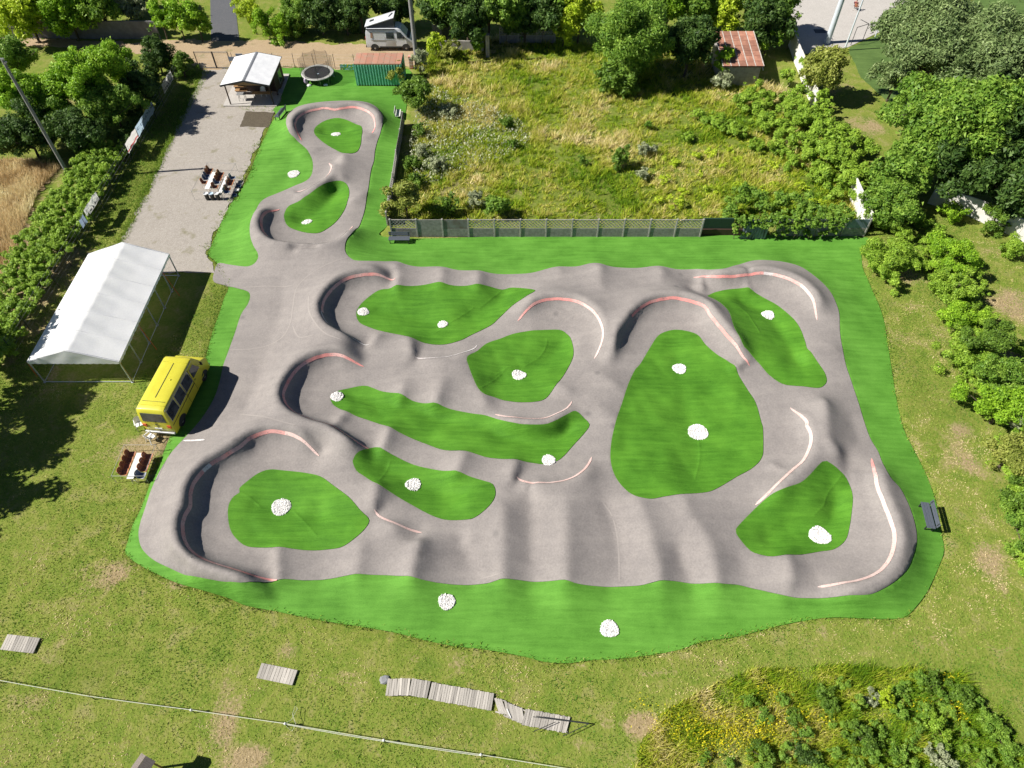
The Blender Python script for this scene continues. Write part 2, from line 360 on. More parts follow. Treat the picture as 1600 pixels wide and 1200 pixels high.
for line, z in LEVELS + HOLLOWS:
    P = px_line(line, z, .1); CONS.append(np.c_[P, np.full(len(P), z)])
P = px_line(TURF_PX, 0, .1, True); CONS.append(np.c_[P, np.zeros(len(P))])
CONS = np.concatenate(CONS)

def solve():
    h = None
    for res, its in ((1.0, 300), (.5, 250), (.25, 250), (.125, 160)):
        xs = np.arange(HX0, HX1 + 1e-6, res); ys = np.arange(HY0, HY1 + 1e-6, res)
        X, Y = np.meshgrid(xs, ys)
        if h is None: h = np.zeros(X.shape)
        else:
            f = np.zeros(X.shape); gy = np.linspace(0, h.shape[0] - 1, X.shape[0]); gx = np.linspace(0, h.shape[1] - 1, X.shape[1])
            iy = np.minimum(gy.astype(int), h.shape[0] - 2); ix = np.minimum(gx.astype(int), h.shape[1] - 2)
            ty = (gy - iy)[:, None]; tx = (gx - ix)[None]
            h = (h[iy][:, ix] * (1 - ty) * (1 - tx) + h[iy + 1][:, ix] * ty * (1 - tx) + h[iy][:, ix + 1] * (1 - ty) * tx + h[iy + 1][:, ix + 1] * ty * tx)
        base = np.zeros(X.shape); base[inside(outl['asphalt'], X, Y)] = FLOOR
        for k in ISLANDS_PX: base[inside(outl[k], X, Y)] = FLOOR - .12
        out = ~inside(outl['turf'], X, Y)
        ix = np.clip(np.rint((CONS[:, 0] - HX0) / res).astype(int), 0, len(xs) - 1); iy = np.clip(np.rint((CONS[:, 1] - HY0) / res).astype(int), 0, len(ys) - 1)
        num = np.zeros(X.shape); den = np.zeros(X.shape)
        np.add.at(num, (iy, ix), CONS[:, 2]); np.add.at(den, (iy, ix), 1)
        fix = den > 0; val = np.where(fix, num / np.maximum(den, 1), 0)
        fix |= out; val[out] = 0
        a = res * res / 2.0 ** 2
        for _ in range(its):
            q = np.pad(h, 1, mode='edge')
            h = (q[:-2, 1:-1] + q[2:, 1:-1] + q[1:-1, :-2] + q[1:-1, 2:] + a * base) / (4 + a)
            h[fix] = val[fix]
    return h, res
def blur(h, sig):
    r = int(sig * 3) + 1; k = np.exp(-.5 * (np.arange(-r, r + 1) / sig) ** 2); k /= k.sum()
    for ax in (0, 1):
        q = np.pad(h, [(r, r) if i == ax else (0, 0) for i in (0, 1)], mode='edge')
        h = sum(k[i] * (q[i:i + h.shape[0]] if ax == 0 else q[:, i:i + h.shape[1]]) for i in range(2 * r + 1))
    return h
HF, HRES = solve()
_xs = np.arange(HX0, HX1 + 1e-6, HRES); _ys = np.arange(HY0, HY1 + 1e-6, HRES); _X, _Y = np.meshgrid(_xs, _ys)
_bd = np.full(_X.shape, 9.0)
for P, N, H, tap in BERM_INFO.values():
    for off in (0, .5):
        Q = P + N * off; ix = np.clip(((Q[:, 0] - HX0) / HRES).astype(int), 0, _X.shape[1] - 1); iy = np.clip(((Q[:, 1] - HY0) / HRES).astype(int), 0, _X.shape[0] - 1)
        _bd[iy, ix] = 0
_w = np.clip(blur((_bd == 0).astype(float), 4.0) * 9, 0, 1)
HF = blur(HF, 1.7) * (1 - _w) + blur(HF, 1.25) * _w
# uneven hand-laid surface
def vnoise(X, Y, sc, seed):
    r = np.random.default_rng(seed); n = 96; t = r.random((n, n)) - .5
    u, v = X / sc + 40, Y / sc + 40; i, j = np.floor(u).astype(int), np.floor(v).astype(int); fu, fv = smooth01(u - i), smooth01(v - j)
    g = lambda a, b: t[a % n, b % n]
    return (g(i, j) * (1 - fu) * (1 - fv) + g(i + 1, j) * fu * (1 - fv) + g(i, j + 1) * (1 - fu) * fv + g(i + 1, j + 1) * fu * fv)
HF = HF + (vnoise(_X, _Y, 2.6, 1) * .07 + vnoise(_X, _Y, 1.1, 2) * .025) * np.clip(HF / .25, 0, 1)
def hgt(x, y):
    x = np.asarray(x, float); y = np.asarray(y, float)
    u = np.clip((x - HX0) / HRES, 0, HF.shape[1] - 1.001); v = np.clip((y - HY0) / HRES, 0, HF.shape[0] - 1.001)
    i, j = u.astype(int), v.astype(int); fu, fv = u - i, v - j
    r = HF[j, i] * (1 - fu) * (1 - fv) + HF[j, i + 1] * fu * (1 - fv) + HF[j + 1, i] * (1 - fu) * fv + HF[j + 1, i + 1] * fu * fv
    o = (x < HX0) | (x > HX1) | (y < HY0) | (y > HY1)
    return np.where(o, 0.0, r)
def on_surface(u, v):
    z = .3
    for _ in range(25):
        p = G(u, v, z); z = .5 * z + .5 * float(hgt(p.x, p.y))
    return G(u, v, z)
def surf_line(pts, step=.2, closed=False, lift=0.0):
    return catmull([tuple(on_surface(u, v))[:2] for u, v in pts], step, closed)

OUT = {'asphalt': surf_line(ASPHALT_PX, .22, True), 'turf': px_line(TURF_PX, 0.0, .3, True)}
for k, p in ISLANDS_PX.items(): OUT[k] = surf_line(p, .2, True)

def sheet(name, poly, spacing, lift, sink=None, extra=None, mat=None, skirt=.12, zf=None, smooth=True):
    """one sheet draped over the terrain inside an outline, with a turned-down edge"""
    zf = zf or hgt
    x0, y0 = poly.min(0); x1, y1 = poly.max(0)
    X, Y = np.meshgrid(np.arange(x0, x1, spacing), np.arange(y0, y1, spacing))
    X = X.ravel() + RNG.uniform(-.2, .2, X.size) * spacing; Y = Y.ravel() + RNG.uniform(-.2, .2, Y.size) * spacing
    if extra is not None and len(extra): X = np.r_[X, extra[:, 0]]; Y = np.r_[Y, extra[:, 1]]
    k = inside(poly, X, Y); X, Y = X[k], Y[k]
    k = dist_to(poly, X, Y) > spacing * .45; X, Y = X[k], Y[k]
    n = len(poly)
    co, _, fs, _, _, _ = delaunay_2d_cdt([Vector(p) for p in poly] + [Vector(p) for p in zip(X.tolist(), Y.tolist())], [], [list(range(n))], 1, 1e-4)
    V = np.array([tuple(c) for c in co]); z = zf(V[:, 0], V[:, 1]) + lift
    for sp, dep in (sink or []):
        ins = inside(sp, V[:, 0], V[:, 1]); ii = np.where(ins)[0]
        if len(ii):
            d = dist_to(sp, V[ii, 0], V[ii, 1]); z[ii] -= dep * smooth01((d - .12) / .3)
    V3 = np.c_[V, z]; F = np.array([list(f) for f in fs if len(f) == 3])
    a, b, c = V[F[:, 0]], V[F[:, 1]], V[F[:, 2]]
    cr = (b[:, 0] - a[:, 0]) * (c[:, 1] - a[:, 1]) - (b[:, 1] - a[:, 1]) * (c[:, 0] - a[:, 0])
    F[cr < 0] = F[cr < 0][:, ::-1]
    if skirt:
        E = np.concatenate([F[:, [0, 1]], F[:, [1, 2]], F[:, [2, 0]]]); key = np.sort(E, 1)
        _, inv, cnt = np.unique(key, axis=0, return_inverse=True, return_counts=True)
        be = E[cnt[inv.ravel()] == 1]
        bv = np.unique(be); mp = -np.ones(len(V3), int); mp[bv] = len(V3) + np.arange(len(bv))
        low = V3[bv].copy(); low[:, 2] -= skirt; V3 = np.r_[V3, low]
        F = np.r_[F, np.c_[be[:, 0], mp[be[:, 0]], be[:, 1]], np.c_[be[:, 1], mp[be[:, 0]], mp[be[:, 1]]]]
    me = mesh_np(name, V3, F, smooth)
    if smooth: me.set_sharp_from_angle(angle=math.radians(55))
    return link(name, me, None, mat)

# ------------------------------------------------------------------ surface materials
def m_asphalt():
    m, nt, b = new_mat('asphalt'); p = pos(nt)
    big = noise(nt, p, .35, 2, .6); mid = noise(nt, p, 1.7, 3, .65); fine = noise(nt, p, 9, 3, .75)
    c = ramp(nt, big, [(.3, (.215, .195, .185)), (.7, (.265, .242, .229))])
    c = mixc(nt, .45, c, ramp(nt, mid, [(.3, (.18, .166, .162)), (.5, (.24, .22, .21)), (.72, (.31, .282, .262))]))
    c = mixc(nt, .36, c, ramp(nt, fine, [(.28, (.15, .138, .13)), (.5, (.255, .234, .222)), (.74, (.36, .33, .312))]))
    # dark tyre scuffs and patches
    v = nd(nt, 'ShaderNodeTexVoronoi'); v.inputs['Scale'].default_value = .3; nt.links.new(p, v.inputs['Vector'])
    c = mixc(nt, ramp(nt, v.outputs['Distance'], [(.03, .5), (.09, 0)]), c, (.11, .105, .105))
    w = nd(nt, 'ShaderNodeTexWave', wave_type='RINGS'); w.inputs['Scale'].default_value = .11; w.inputs['Distortion'].default_value = 9; w.inputs['Detail'].default_value = 2; w.inputs['Detail Scale'].default_value = .35; nt.links.new(p, w.inputs['Vector'])
    c = mixc(nt, ramp(nt, w.outputs['Fac'], [(.92, 0.0), (.99, .12)]), c, (.36, .33, .305))
    c = mixc(nt, ramp(nt, w.outputs['Fac'], [(.015, .10), (.08, 0.0)]), c, (.15, .14, .137))
    nt.links.new(c, b.inputs['Base Color']); b.inputs['Roughness'].default_value = .92; b.inputs['Specular IOR Level'].default_value = .25
    bump(nt, b, fine, .25, .03)
    return m
def m_turf(name, lo, hi, ang):
    m, nt, b = new_mat(name); p = pos(nt)
    big = noise(nt, p, .38, 3, .65); streak = noise(nt, scaled(nt, p, (.35, 4.0, 1), ang), 1.0, 3, .65); fine = noise(nt, p, 26, 1, .7)
    c = ramp(nt, big, [(.34, tuple(x * .78 for x in lo)), (.5, tuple((x + y) / 2 for x, y in zip(lo, hi))), (.66, tuple(x * 1.16 for x in hi))])
    c = mixc(nt, .36, c, ramp(nt, streak, [(.32, tuple(x * .55 for x in lo)), (.68, tuple(x * 1.35 for x in hi))]))
    c = mixc(nt, .3, c, ramp(nt, fine, [(.3, tuple(x * .55 for x in lo)), (.72, tuple(x * 1.3 for x in hi))]))
    nt.links.new(c, b.inputs['Base Color']); b.inputs['Roughness'].default_value = .8; b.inputs['Specular IOR Level'].default_value = .2
    bump(nt, b, streak, .75, .07)
    return m
def m_ground():
    m, nt, b = new_mat('rough_lawn'); p = pos(nt)
    att = lambda n: nd(nt, 'ShaderNodeAttribute', attribute_name=n).outputs['Fac']
    mid = noise(nt, p, .8, 5, .72, .5); sm = noise(nt, p, 6, 3, .75)
    c = ramp(nt, mid, [(.30, (.075, .15, .015)), (.43, (.15, .215, .028)), (.55, (.22, .245, .05)), (.66, (.31, .275, .12)), (.8, (.36, .28, .16))])
    c = mixc(nt, .42, c, ramp(nt, sm, [(.3, (.08, .135, .015)), (.52, (.175, .21, .04)), (.72, (.29, .265, .11))]))
    dry = math_n(nt, 'ADD', att('dry'), math_n(nt, 'MULTIPLY', math_n(nt, 'SUBTRACT', math_n(nt, 'ADD', mid, sm), 1.0), .9))
    straw = ramp(nt, sm, [(.3, (.22, .16, .085)), (.7, (.42, .32, .20))])
    c = mixc(nt, ramp(nt, dry, [(.35, 0.0), (.75, .9)]), c, straw)
    c = mixc(nt, att('lush'), c, ramp(nt, sm, [(.3, (.05, .10, .01)), (.7, (.16, .19, .03))]))
    nt.links.new(c, b.inputs['Base Color']); b.inputs['Roughness'].default_value = .95; b.inputs['Specular IOR Level'].default_value = .1
    bump(nt, b, sm, .8, .08)
    return m
def m_loose(name, cols, scale, bmp=.6, extra=None):
    m, nt, b = new_mat(name); p = pos(nt)
    big = noise(nt, p, scale * .06, 2, .6); mid = noise(nt, p, scale * .4, 3, .7); fine = noise(nt, p, scale * 2.2, 2, .8)
    c = ramp(nt, big, [(.3, cols[0]), (.7, cols[1])])
    c = mixc(nt, .5, c, ramp(nt, mid, [(.3, cols[2]), (.7, cols[1])]))
    c = mixc(nt, .5, c, ramp(nt, fine, [(.3, cols[2]), (.5, cols[0]), (.75, cols[3])]))
    if extra: c = mixc(nt, ramp(nt, noise(nt, p, .5, 3, .7), [(.58, 0.0), (.72, .75)]), c, extra)
    nt.links.new(c, b.inputs['Base Color']); b.inputs['Roughness'].default_value = .95; b.inputs['Specular IOR Level'].default_value = .15
    bump(nt, b, fine, bmp, .05)
    return m
M_ASPH = m_asphalt()
M_TURF_OUT = m_turf('turf_border', (.068, .222, .018), (.112, .285, .038), 0.0)
M_TURF_ISL = m_turf('turf_island', (.042, .165, .008), (.09, .245, .02), 1.45)
M_TURF_ISL2 = m_turf('turf_island_crosslaid', (.042, .165, .008), (.09, .245, .02), 0.1)
M_GROUND = m_ground()
M_GRAVEL = m_loose('gravel', [(.34, .31, .275), (.42, .385, .345), (.21, .19, .165), (.58, .54, .49)], 7, .8, (.17, .16, .07))
M_DIRT = m_loose('sandy_dirt', [(.36, .27, .17), (.45, .34, .215), (.26, .19, .115), (.52, .42, .30)], 4, .5, (.14, .15, .05))
M_TAR = m_loose('driveway_tarmac', [(.10, .105, .115), (.13, .13, .14), (.075, .08, .09), (.18, .18, .18)], 5, .4)
M_CONC = m_loose('concrete_paving', [(.42, .40, .37), (.50, .47, .44), (.33, .31, .29), (.58, .56, .53)], 3, .3)
M_WHEAT = m_loose('wheat_ground', [(.32, .24, .13), (.40, .31, .18), (.22, .16, .085), (.5, .41, .26)], 3, .8, (.13, .14, .04))
M_PITCH = m_turf('pitch_turf', (.07, .13, .03), (.105, .17, .045), 0.3)
M_SOIL = m_loose('dark_soil', [(.10, .082, .06), (.13, .11, .08), (.06, .05, .035), (.21, .19, .12)], 6, .9)

# ------------------------------------------------------------------ the track, its turf and the ground
extra = []
for P, N, H, tap in BERM_INFO.values():
    for off in (-.4, -.22, -.08, .06, .2, .36, .55): extra.append((P + N * off)[::1])
extra = np.concatenate(extra)
isl = [OUT[k] for k in ISLANDS_PX]
track = sheet('asphalt_track', OUT['asphalt'], .2, .05, [(q, .35) for q in isl], extra, M_ASPH, .16)
tag(track, 'grey asphalt pump track of rollers and banked bends', None, None, 'structure')
turf = sheet('artificial_turf', OUT['turf'], .26, .012, [(OUT['asphalt'], .4)], None, M_TURF_OUT, .08)
tag(turf, 'bright artificial turf laid around the asphalt track', None, None, 'structure')
FOLDS = {'d': [Zc(700,380,[(480,780),(560,730),(605,670),(620,610)]), Zc(700,380,[(300,830),(370,790),(440,775)]), Zc(700,380,[(210,905),(290,862),(360,800)])],
 'j': [Zc(1120,660,[(280,775),(370,738),(450,715),(560,690)]), Zc(1120,660,[(600,590),(660,530),(690,450),(775,340)])], 'c': [Zc(700,380,[(200,410),(260,370),(335,300)]), Zc(350,400,[(1120,480),(1280,500),(1400,440),(1560,330)])], 'h': [Zc(900,660,[(745,350),(772,230),(768,120)])],
 'g': [Zc(200,640,[(1040,640),(1110,710),(1180,790)]), Zc(200,640,[(700,520),(770,560),(830,610)])], 'e': [Zc(540,640,[(1200,240),(1300,210),(1420,150)]), Zc(350,400,[(730,910),(860,930),(1000,965)])], 'i': [Zc(1000,380,[(620,410),(680,460),(740,560)])], 'f': [Zc(540,640,[(215,440),(280,330)])]}
ISL_Z = {}
for i, k in enumerate(ISLANDS_PX):
    fl = [surf_line(q, .12) for q in FOLDS.get(k, [])]
    def zi(x, y, k=k, fl=fl):
        x, y = np.asarray(x, float), np.asarray(y, float); d = dist_to(OUT[k], x, y); e = smooth01(d / 1.2)
        z = hgt(x, y) + e * (vnoise(x, y, 2.3, 70) * .26 + vnoise(x, y, .9, 71) * .08 + np.abs(vnoise(x + y * .4, y * .3, 1.4, 72)) * .10)
        for q in fl: z = z + .022 * np.exp(-(dist_to(q, x, y, False) / .06) ** 2) * smooth01(d / .3)
        return z
    ISL_Z[k] = zi; ex = []
    for q in fl:
        T = np.gradient(q, axis=0); T /= np.linalg.norm(T, axis=1)[:, None] + 1e-9; N = np.c_[-T[:, 1], T[:, 0]]
        ex += [q + N * o_ for o_ in (-.12, -.05, 0, .05, .12)]
    o = sheet('turf_island', OUT[k], .17, .085, None, np.concatenate(ex) if ex else None, M_TURF_ISL if k in 'abchj' else M_TURF_ISL2, .14, zi)
    tag(o, None, None, None, 'structure')
def top_z(x, y):
    for k, zf in ISL_Z.items():
        if inside(OUT[k], np.array([x]), np.array([y]))[0]: return float(zf(np.array([x]), np.array([y]))[0]) + .085
    return float(hgt(x, y)) + .03

# ground: one sheet to the horizon, sunk under the turf
def axis(lo, hi, step):
    far = [8, 20, 45, 90, 180, 400, 900]
    return np.r_[[lo - f for f in far[::-1]], np.arange(lo, hi + 1e-6, step), [hi + f for f in far]]
gx, gy = axis(-75, 75, .42), axis(-2, 110, .42)
GX, GY = np.meshgrid(gx, gy); gz = vnoise(GX, GY, 6, 5) * .05 + vnoise(GX, GY, 1.3, 6) * .03 - .012
ti = inside(OUT['turf'], GX, GY); td = dist_to(OUT['turf'][::2], GX[ti], GY[ti]); gz = np.minimum(gz, .004); tmp = gz[ti]; tmp -= .6 * smooth01((td - .05) / .5); gz[ti] = tmp
def ground_z(x, y): return hgt(x, y)
ny, nx = GX.shape; idx = np.arange(nx * ny).reshape(ny, nx)
gf = np.stack([idx[:-1, :-1], idx[:-1, 1:], idx[1:, 1:], idx[1:, :-1]], -1).reshape(-1, 4)
gme = mesh_np('grass_ground', np.c_[GX.ravel(), GY.ravel(), gz.ravel()], gf, True)
MEADOW_PX = [(655,90),(760,62),(900,66),(1010,75),(1120,100),(1200,130),(1265,180),(1320,250),(1345,300),(1345,345),(1100,345),(850,343),(640,340),(640,250),(660,170)]
MEADOW = px_line(MEADOW_PX, 0, .8, True)
def spots(X, Y, lst):
    r = np.zeros(X.shape)
    for (u, v), rx, ry, a in lst:
        p = G(u, v); r = np.maximum(r, a * np.exp(-(((X - p.x) / rx) ** 2 + ((Y - p.y) / ry) ** 2)))
    return r
DRY = [((185,895),1.0,.8,.9),((275,912),.9,.5,.7),((1000,1132),1.1,.7,1.1),((945,1130),.9,.6,.9),((1060,1130),.7,.5,.6),((905,1165),.8,.6,.9),((455,1018),.7,.5,.7),((530,1057),1.2,.4,.7),((705,1035),1.0,.6,.7),((650,1030),.8,.5,.5),((400,1185),1.2,.7,.8),((350,1150),.6,1.6,.5),((355,1060),.5,2.2,.45),((220,700),1.3,1.6,.75),((245,690),1.2,1.0,.8),((300,975),.8,.5,.4),((1500,670),1.0,.8,.8),((1520,730),.9,1.3,.6),((1530,800),.8,1.6,.5),((1545,880),1.3,1.2,.6),((1430,480),1.0,1.3,.6),((1560,400),3,3,.6),((1570,470),2.6,4,.65),((1590,560),1.6,3,.5),((1420,430),1,1.5,.5),((1000,1050),2.5,.5,.5),((900,1040),1.5,.4,.5),((1010,1000),1,.3,.3),((1390,980),1,.4,.3),((1480,1000),1.5,1.2,.35),((190,640),.6,3.5,.35),((150,790),.5,3.5,.3),((700,300),2,1.5,.5),((740,280),2,1.2,.5),((945,170),1.6,.9,.75),((920,222),1.3,.9,.8),((920,185),1.4,.6,.4),((850,105),3,1.5,.4),((1230,265),2.2,1.0,.55),((640,60),2,1,.4),((1385,205),2.5,2.5,.5),((1480,460),.6,2,.6),((20,440),5,9,.9)]
LUSH = [((1500,640),.6,2.2,.5),((250,620),1,3,.55),((330,490),1.6,3.5,.65),((210,290),2,6,.7),((270,180),1.6,6,.7),((870,280),5,3,.7),((950,300),6,3.5,.75),((1080,300),5,3,.7),((1150,200),6,4,.8),((800,230),4,2,.6),((1280,300),6,6,.9),((1440,610),.7,4,.4),((130,1050),2.5,1.2,.4),((700,1130),2,1,.35),((1560,1180),2,2,.6)]
dry = spots(GX, GY, DRY) + vnoise(GX, GY, 3.5, 8) * .75 + vnoise(GX, GY, 1.2, 9) * .5; lush = spots(GX, GY, LUSH)
mdi = inside(MEADOW, GX, GY); lush[mdi] = np.maximum(lush[mdi], .35)
for nm, arr in (('dry', dry), ('lush', lush)):
    at = gme.attributes.new(nm, 'FLOAT', 'POINT'); at.data.foreach_set('value', arr.ravel().astype(np.float32))
ground = link('grass_ground', gme, None, M_GROUND); tag(ground, None, None, None, 'structure')

def lin(poly, step):
    out = []
    for a, b in zip(poly, np.roll(poly, -1, 0)):
        n = max(1, int(np.linalg.norm(b - a) / step)); out += [a + (b - a) * k / n for k in range(n)]
    return np.array(out)
def ragged(poly, amp=.18, seed=3):
    P = lin(poly, .25); T = np.roll(P, -1, 0) - np.roll(P, 1, 0); T /= np.linalg.norm(T, axis=1)[:, None] + 1e-9
    n = vnoise(P[:, 0], P[:, 1], .9, seed) * 1.3 + vnoise(P[:, 0], P[:, 1], .35, seed + 1)
    return P + np.c_[-T[:, 1], T[:, 0]] * (n * amp * 2)[:, None]
def flat(name, pts, lift, mat, rag=.15, step=1.2):
    P = np.array([tuple(G(u, v))[:2] for u, v in pts])
    if rag: P = ragged(P, rag)
    o = sheet(name, P, step, lift, None, None, mat, .03, lambda x, y: np.zeros_like(x))
    return tag(o, None, None, None, 'structure')
flat('gravel_yard', [(318,109),(306,140),(290,172),(274,207),(254,247),(226,310),(200,357),(186,384),(200,420),(255,426),(336,427),(334,410),(322,396),(332,372),(345,345),(358,318),(374,292),(384,270),(396,245),(404,228),(414,206),(424,180),(440,165),(440,120),(430,107)], .022, M_GRAVEL)
flat('dirt_road', [(210,66),(300,62),(400,64),(520,68),(600,72),(660,74),(660,92),(640,104),(560,107),(470,106),(380,107),(318,109),(290,92),(200,84),(90,74),(-60,68),(-60,50),(90,62)], .016, M_DIRT, .3)
flat('driveway', [(330,64),(374,64),(370,30),(362,-30),(328,-30),(329,20)], .026, M_TAR, 0)
flat('dark_soil_patch', [(384,174),(429,176),(420,199),(376,198)], .034, M_SOIL, .06, .5)
flat('concrete_yard', [(1232,-30),(1500,-30),(1410,32),(1395,40),(1325,74),(1288,80),(1245,86),(1238,80),(1236,30)], .02, M_CONC, 0)
flat('sports_pitch', [(1325,76),(1400,42),(1700,-60),(1760,60),(1560,190),(1420,190),(1345,120)], .016, M_PITCH, .05)
flat('wheat_field', [(95,262),(60,300),(45,340),(25,400),(0,440),(-60,520),(-260,480),(-200,270),(0,250),(50,252)], .02, M_WHEAT, .4)

# painted lines on the banked walls
def m_paint(name, c, worn):
    m, nt, b = new_mat(name); p = pos(nt)
    f = noise(nt, p, .6, 4, .6); g = noise(nt, p, 9, 4, .7)
    col = mixc(nt, ramp(nt, f, [(.42, 0.0), (.62, .85)]), c, worn)
    col = mixc(nt, ramp(nt, g, [(.54, 0.0), (.66, .8)]), col, (.25, .2, .19))
    nt.links.new(col, b.inputs['Base Color']); b.inputs['Roughness'].default_value = .75
    return m
M_PINK = m_paint('faded_red_paint', (.70, .27, .245), (.74, .48, .44))
M_PALE = m_paint('pale_pink_paint', (.66, .50, .46), (.62, .40, .36))
M_WHITE_LINE = m_paint('white_line_paint', (.68, .66, .65), (.62, .56, .55))
def line_strip(P, N, tap, o0, o1, mat, i0=0, i1=None, lift=.075):
    n_all = len(P); i1 = n_all if i1 is None else min(i1 + 1, n_all)
    P, N = P[i0:i1], N[i0:i1]; k = 4; n = len(P); V = []
    lo_ = np.arange(n) if i0 == 0 else np.full(n, 9); hi_ = np.arange(n)[::-1] if i1 == n_all else np.full(n, 9)
    wid = np.minimum(1, np.minimum(lo_, hi_) / 3 + .25)
    mid = (o0 + o1) / 2
    for j in range(k):
        o = mid + (o0 + (o1 - o0) * j / (k - 1) - mid) * wid
        Q = P + N * o[:, None]; V.append(np.c_[Q, hgt(Q[:, 0], Q[:, 1]) + lift])
    V = np.concatenate(V); F = []
    for j in range(k - 1):
        for i in range(n - 1): F.append((j * n + i, j * n + i + 1, (j + 1) * n + i + 1, (j + 1) * n + i))
    return link('painted_line', mesh_np('painted_line', V, F, True), track, mat)
PAINT = {'n1': (M_PINK, .04, 0.16), 'n2': (M_PALE, .0, .16), 'n3': (M_PINK, .02, .18), 'c1': (M_PINK, .05, 0.18), 'c2': (M_WHITE_LINE, .0, .09), 'e1': (M_PINK, .05, 0.18), 'g1': (M_PINK, .05, 0.19), 'd1': (M_PINK, .03, 0.16), 'd2': (M_PALE, .0, .12), 'h1': (M_PINK, .03, 0.16), 'i1': (M_PINK, .02, .16), 'h2': (M_PALE, .0, .16), 'j1': (M_PALE, .0, .16), 'e2': (M_PALE, .0, .14), 'f1': (M_PALE, .0, .14)}
for k, (mm, a, b_) in PAINT.items():
    P, N, H, tap = BERM_INFO[k]; n = len(P)
    if k == 'h1': line_strip(P, N, tap, a, b_, mm, int(n * .27))
    elif k == 'c1': line_strip(P, N, tap, a, b_, mm, 0, int(n * .62)); line_strip(P, N, tap, 0, .06, M_WHITE_LINE, int(n * .62))
    elif k == 'n3': line_strip(P, N, tap, a, b_, mm, 0, int(n * .36)); line_strip(P, N, tap, 0, .07, M_WHITE_LINE, int(n * .36), int(n * .8)); line_strip(P, N, tap, 0, .14, M_PALE, int(n * .8))
    elif k in ('d1', 'h2'): line_strip(P, N, tap, a, b_, mm, 0, int(n * .62)); line_strip(P, N, tap, a, b_, M_PALE, int(n * .62))
    elif k == 'i1': line_strip(P, N, tap, a, b_, mm, 0, int(n * .46)); line_strip(P, N, tap, a, b_, M_WHITE_LINE, int(n * .46), int(n * .53)); line_strip(P, N, tap, a, b_, mm, int(n * .53), int(n * .72)); line_strip(P, N, tap, a, b_, M_PALE, int(n * .72))
    elif k == 'g1':
        line_strip(P, N, tap, a, b_, M_PALE, 0, int(n * .14)); line_strip(P, N, tap, a, b_, mm, int(n * .14), int(n * .40)); line_strip(P, N, tap, a, b_, M_WHITE_LINE, int(n * .40), int(n * .43)); line_strip(P, N, tap, a, b_, mm, int(n * .43))
    elif k == 'j1': line_strip(P, N, tap, a, b_, M_PINK, 0, int(n * .15)); line_strip(P, N, tap, a, b_, mm, int(n * .15))
    else: line_strip(P, N, tap, a, b_, mm)
# lighter paving joints left by the asphalt rollers
M_JOINT = m_loose('paving_joint', [(.29, .265, .25), (.33, .30, .28), (.25, .23, .215), (.36, .33, .31)], 6, .2)
for jl in (Zc(350,400,[(40,590),(160,585),(280,560),(370,505),(415,420),(430,330),(450,215),(500,150),(570,95),(680,40),(780,12)]), Zc(350,400,[(110,200),(250,192),(430,188)]), Zc(350,400,[(530,250),(530,340),(570,420),(640,490),(740,530)]), Zc(350,400,[(430,440),(470,510),(560,495)]), Zc(900,660,[(160,490),(225,590),(262,760),(270,1000)]), Zc(200,640,[(700,30),(900,60),(1050,100)]), Zc(540,640,[(840,1060),(920,1040),(985,1020)])):
    Pj = surf_line(jl, .15); Tj = np.gradient(Pj, axis=0); Tj /= np.linalg.norm(Tj, axis=1)[:, None] + 1e-9
    oj = line_strip(Pj, np.c_[-Tj[:, 1], Tj[:, 0]], None, -.045, .045, M_JOINT, lift=.058); oj.name = 'paving_joint'
# the short start line near the minibus
Ps = px_line([(287,689),(300,690),(324,694)], .15, .1); Ts = np.gradient(Ps, axis=0); Ts /= np.linalg.norm(Ts, axis=1)[:, None]
line_strip(Ps, np.c_[-Ts[:, 1], Ts[:, 0]], None, -.07, .07, M_WHITE_LINE)

# white drain stones
def m_stone():
    m, nt, b = new_mat('white_stone'); r = nd(nt, 'ShaderNodeNewGeometry').outputs['Random Per Island']
    nt.links.new(ramp(nt, r, [(0, (.5, .49, .47)), (.15, (.72, .71, .69)), (.85, (.86, .85, .83)), (1, (.55, .53, .5))]), b.inputs['Base Color']); b.inputs['Roughness'].default_value = .7
    return m
M_STONE = m_stone()
STONE_WHERE = ['in the northernmost turf island', 'on the open turf left of the narrow upper bend', 'in the second turf island from the top', 'at the left tip of the wide upper turf island', 'in the middle of the wide upper turf island', 'in the small turf island at the centre', 'at the left tip of the long turf strip', 'in the short turf strip below the long one', 'in the island of the lower left bend', 'at the lower right end of the long turf strip', 'in the upper part of the largest turf island', 'in the lower part of the largest turf island', 'in the slanting turf island at upper right', 'in the island of the lower right bend', 'on the front turf slope, left one of two', 'on the front turf slope, right one of two']
IS = [Vector(v) for v in ((1,0,0),(-1,0,0),(0,1,0),(0,-1,0),(0,0,1),(0,0,-1))]; OF = [(0,2,4),(2,1,4),(1,3,4),(3,0,4),(2,0,5),(1,2,5),(3,1,5),(0,3,5)]
